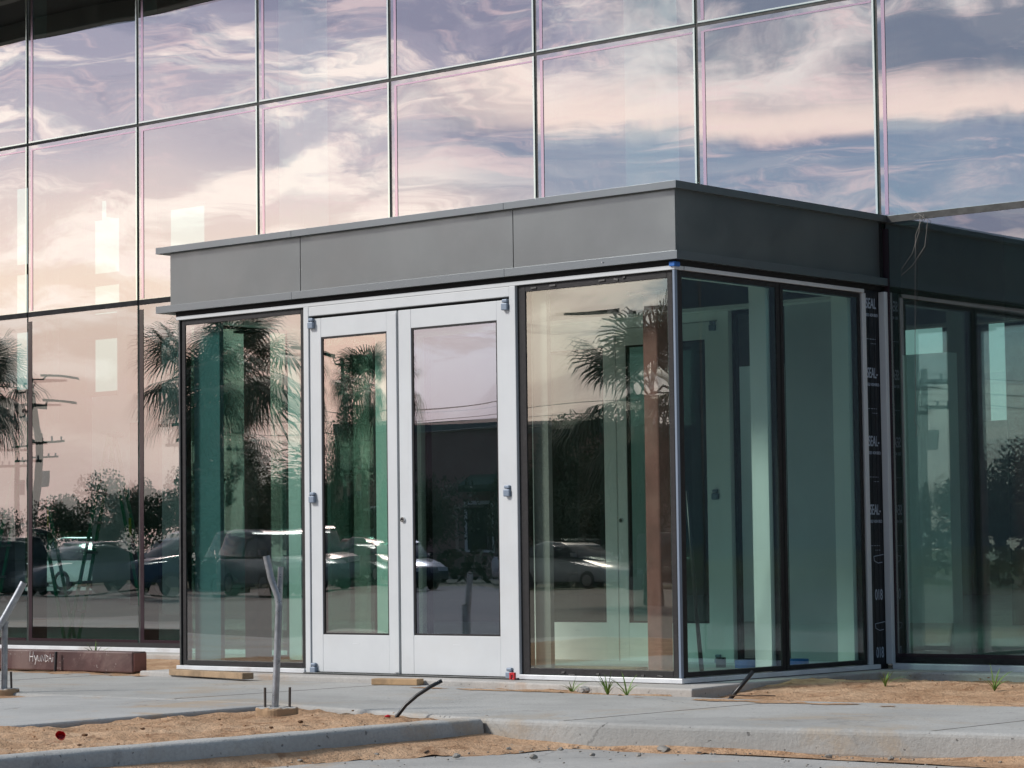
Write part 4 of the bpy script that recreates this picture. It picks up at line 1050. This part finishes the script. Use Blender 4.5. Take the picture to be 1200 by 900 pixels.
# cars
def car(paint, suv, label, x, y, rz):
    t = empty('parked_car', (x, y, -.17), label, 'car', 'cars parked across the lot', rz)
    if suv: low = [(-2.3, .45), (-2.33, .95), (-2.2, 1.05), (-1.2, 1.08), (1.0, 1.08), (1.9, .98), (2.25, .88), (2.32, .5)]; roof = [(-2.15, 1.06), (-1.95, 1.68), (-1.5, 1.76), (.1, 1.74), (.45, 1.66), (1.15, 1.07)]; Wd = .93
    else: low = [(-2.25, .40), (-2.28, .80), (-2.1, .98), (-1.2, .98), (.9, .95), (1.9, .80), (2.25, .66), (2.3, .42)]; roof = [(-1.75, .97), (-1.05, 1.36), (-.6, 1.44), (.1, 1.43), (.4, 1.36), (1.1, .95)]; Wd = .88
    def loft(prof, bottom, mb, wt, mi):
        pts = [(prof[0][0], bottom)] + prof + [(prof[-1][0], bottom)]
        n = len(pts); zt = max(p[1] for p in pts)
        vs = []
        for s, k in ((-1, 1.), (-1, .97), (1, .97), (1, 1.)):
            pass
        layers = [(-1., .94), (-.93, 1.), (.93, 1.), (1., .94)]
        for s, k in layers:
            for (px, pz) in pts:
                tap = 1 - wt * (pz - bottom) / max(.01, zt - bottom)
                vs.append((px * (.985 if abs(s) == 1. else 1), s * Wd * tap, bottom + (pz - bottom) * k))
        fs = [tuple(range(n - 1, -1, -1)), tuple(3 * n + i for i in range(n))]
        for l_ in range(3):
            for i in range(n):
                j = (i + 1) % n; fs.append((l_ * n + i, l_ * n + j, (l_ + 1) * n + j, (l_ + 1) * n + i))
        mb.add(vs, fs, mi)
    b = MB(); loft(low, .28, b, .05, 0); body = b.build('body', M[paint], t, bevel=.05, smooth=True, local=True)
    b = MB(); loft(roof, roof[0][1] - .05, b, .20, 0); b.build('cabin', M['darkglass'], t, bevel=.03, smooth=True, local=True)
    b = MB(); zt = max(p[1] for p in roof)
    r2 = [p for p in roof if p[1] > zt - .12]; loft([(p[0], p[1] + .012) for p in r2], zt - .10, b, .03, 0)
    for v in range(len(b.v)): b.v[v] = (b.v[v][0], b.v[v][1] * .81, b.v[v][2])
    b.build('roof_panel', M[paint], t, bevel=.02, smooth=True, local=True)
    for sx in (-1.42, 1.42):
        for sy in (-1, 1):
            wb = MB(); wb.tube([(sx, sy * (Wd - .2), .33), (sx, sy * (Wd + .01), .33)], .33, 18); w = wb.build('wheel', M['tyre'], t, local=True)
            MB().tube([(sx, sy * (Wd + .005), .33), (sx, sy * (Wd + .022), .33)], .21, 14).build('rim', M['rim'], w, local=True)
    for sy in (-1, 1):
        zz = low[-2][1] - .06
        MB().obox((2.24, sy * Wd * .72, zz), (.06, 0, 0), (0, .17, 0), (0, 0, .07)).build('headlight', M['lampglass'], t, local=True)
        MB().obox((-2.25, sy * Wd * .78, low[1][1] - .08), (.05, 0, 0), (0, .12, 0), (0, 0, .08)).build('tail_light', M['taillamp'], t, local=True)
        MB().obox((.95, sy * (Wd + .09), low[3][1] + .06), (.06, 0, 0), (0, .08, 0), (0, 0, .06)).build('wing_mirror', M[paint], t, local=True)
    return t
car('darkpaint', True, 'dark sport utility car mirrored in the leftmost ground pane', -40.5, -30.6, R(100))
car('silver', False, 'silver saloon car mirrored in the second ground pane', -38.9, -33.2, R(96))
car('bluepaint', True, 'blue sport utility car mirrored beside the silver saloon', -37.6, -36.2, R(98))
car('silver', True, 'silver sport utility car mirrored in the left door leaf', -29.5, -36.6, R(20))
car('darkpaint', False, 'black saloon car mirrored between the door leaves', -31.0, -41.6, R(15))
car('whitepaint', False, 'white saloon car mirrored in the right front pane', -28.6, -47.2, R(8))
car('darkpaint', True, 'black sport utility car mirrored behind the near palm', -25.5, -49.6, R(8))
car('redpaint', False, 'dark red saloon car mirrored at the hedge', -34.5, -44.6, R(12))
car('whitepaint', True, 'white sport utility car seen through the hall behind the building', -47.0, 41.0, R(10))

# lamps, poles and wires
def street_lamp(x, y, hgt, rz, label, arm=1.2):
    t = empty('street_lamp', (x, y, -.2), label, 'street lamp', 'twin street lamps across the lot', rz)
    MB().tube([(0, 0, 0), (0, 0, hgt)], [.13, .09], 10).build('lamp_post', M['lampmetal'], t, local=True)
    MB().cyl(0, 0, 0, .5, .28, 14).build('lamp_base', M['kerb'], t, local=True)
    for s in (-1, 1):
        MB().tube([(0, 0, hgt - .25), (s * .4, 0, hgt - .22), (s * .5, 0, hgt)], .04, 8).build('lamp_arm', M['lampmetal'], t, local=True)
        hb = MB(); hb.add([(s * .35, -.18, hgt - .02), (s * .35, .18, hgt - .02), (s * (arm + .6), .2, hgt + .02), (s * (arm + .6), -.2, hgt + .02), (s * .35, -.18, hgt + .16), (s * .35, .18, hgt + .16), (s * (arm + .6), .1, hgt + .09), (s * (arm + .6), -.1, hgt + .09)],
                          [(0, 1, 2, 3), (7, 6, 5, 4), (0, 4, 5, 1), (1, 5, 6, 2), (2, 6, 7, 3), (3, 7, 4, 0)])
        hb.build('lamp_head', M['lampmetal'], t, local=True)
    return t
street_lamp(-66.9, -53.9, 8.6, R(-40), 'twin headed street lamp mirrored near the facade left edge')
street_lamp(-78.6, -63.3, 8.4, R(-40), 'farther twin street lamp mirrored below the near one')
street_lamp(-24.3, -44.7, 7.6, R(-40), 'twin headed street lamp mirrored at the top of the right front pane')
street_lamp(-51.4, -60.7, 8.9, R(-40), 'twin headed street lamp mirrored in the left door leaf')
def utility_pole(x, y, hgt, rz, label):
    t = empty('utility_pole', (x, y, -.2), label, 'utility pole', 'wooden utility poles along the street', rz)
    MB().tube([(0, 0, 0), (0, 0, hgt)], [.18, .12], 10).build('pole', M['polewood'], t, local=True)
    for k, z in enumerate((hgt - .5, hgt - 1.4)):
        MB().obox((0, .14, z), (1.3 - .3 * k, 0, 0), (0, .06, 0), (0, 0, .07)).build('cross_arm', M['polewood'], t, local=True)
        for s in (-1.1, -.6, .6, 1.1):
            MB().cyl(s * (1 - .25 * k), .14, z + .07, z + .28, .05, 8).build('insulator', M['greywall'], t, local=True)
    MB().cyl(.3, 0, hgt - 3., hgt - 2.2, .2, 12).build('transformer', M['galv'], t, local=True)
    return t
poles = [(-98, -79, 8.2), (-85, -83, 8.6), (-47.8, -57.6, 5.6), (-70, -66, 8.), (-30, -64, 7.6), (-8, -70, 7.6)]
labs = ['utility pole mirrored beside the left street lamps', 'second utility pole mirrored beside the left street lamps', 'short utility pole mirrored in the left door leaf', 'utility pole behind the row of parked cars', 'utility pole by the far hedge', 'utility pole at the far right of the street']
for (x, y, hh), lb in zip(poles, labs): utility_pole(x, y, hh, R(-35), lb)
def wire(a, b, sag, label, n=3, dz=.45):
    mb = MB()
    for k in range(n):
        mb.tube([(a[0] + (b[0] - a[0]) * t / 12, a[1] + (b[1] - a[1]) * t / 12, a[2] + (b[2] - a[2]) * t / 12 - k * dz - sag * 4 * (t / 12) * (1 - t / 12)) for t in range(13)], .016, 5)
    return tag(mb.build('power_line', M['wire']), label, 'power line')
wire((-70, -66, 7.6), (-30, -64, 7.2), .8, 'power lines over the parked cars')
wire((-30, -64, 7.2), (-8, -70, 7.2), .6, 'power lines mirrored in the right door leaf')
# buildings beyond the lot
def shop(x, y, rz, lx, ly, hh, mat, label, awn=True):
    t = empty('low_building', (x, y, -.2), label, 'building', None, rz)
    MB().box(-lx / 2, lx / 2, -ly / 2, ly / 2, 0, hh).build('wall', M[mat], t, local=True)
    MB().box(-lx / 2 - .15, lx / 2 + .15, -ly / 2 - .15, ly / 2 + .15, hh, hh + .35).build('parapet', M['roommid'], t, local=True)
    for k in range(int(lx / 5)):
        xx = -lx / 2 + 2.5 + 5 * k
        w = frame_y(xx - .9, xx + .9, 1.2, 3.2, ly / 2 + .002, ly / 2 + .1, .12).build('window_frame', M['white'], t, local=True)
        MB().box(xx - .78, xx + .78, ly / 2 + .003, ly / 2 + .04, 1.32, 3.08).build('window_pane', M['darkglass'], w, local=True)
    if awn: MB().obox((lx * .2, ly / 2 + 1.0, 3.9), (lx * .24, 0, 0), (0, 1.0, -.25), (0, .05, .12)).build('awning', M['roofgreen'], t, local=True)
    return t
shop(-55, -76.5, R(-25), 15, 14, 6.2, 'stucco', 'pink stucco building with green awning mirrored in the right door leaf')
shop(-108, -58, R(-50), 34, 12, 4.6, 'stuccotan', 'long low tan building mirrored at the left of the facade', False)
shop(20, 62, R(5), 60, 14, 5.5, 'stucco', 'low pink building standing behind the hall', False)

# ------------------------------------------------------------------ render settings
vs_ = scene.view_settings
vs_.view_transform = 'Standard'; vs_.look = 'None'; vs_.gamma = 1; vs_.exposure = .25; vs_.use_curve_mapping = False
cy = scene.cycles
cy.use_denoising = True
try: cy.denoiser = 'OPENIMAGEDENOISE'
except Exception: pass
cy.max_bounces = 14; cy.diffuse_bounces = 4; cy.glossy_bounces = 6; cy.transmission_bounces = 8; cy.transparent_max_bounces = 32
cy.sample_clamp_indirect = 8
scene.render.film_transparent = False
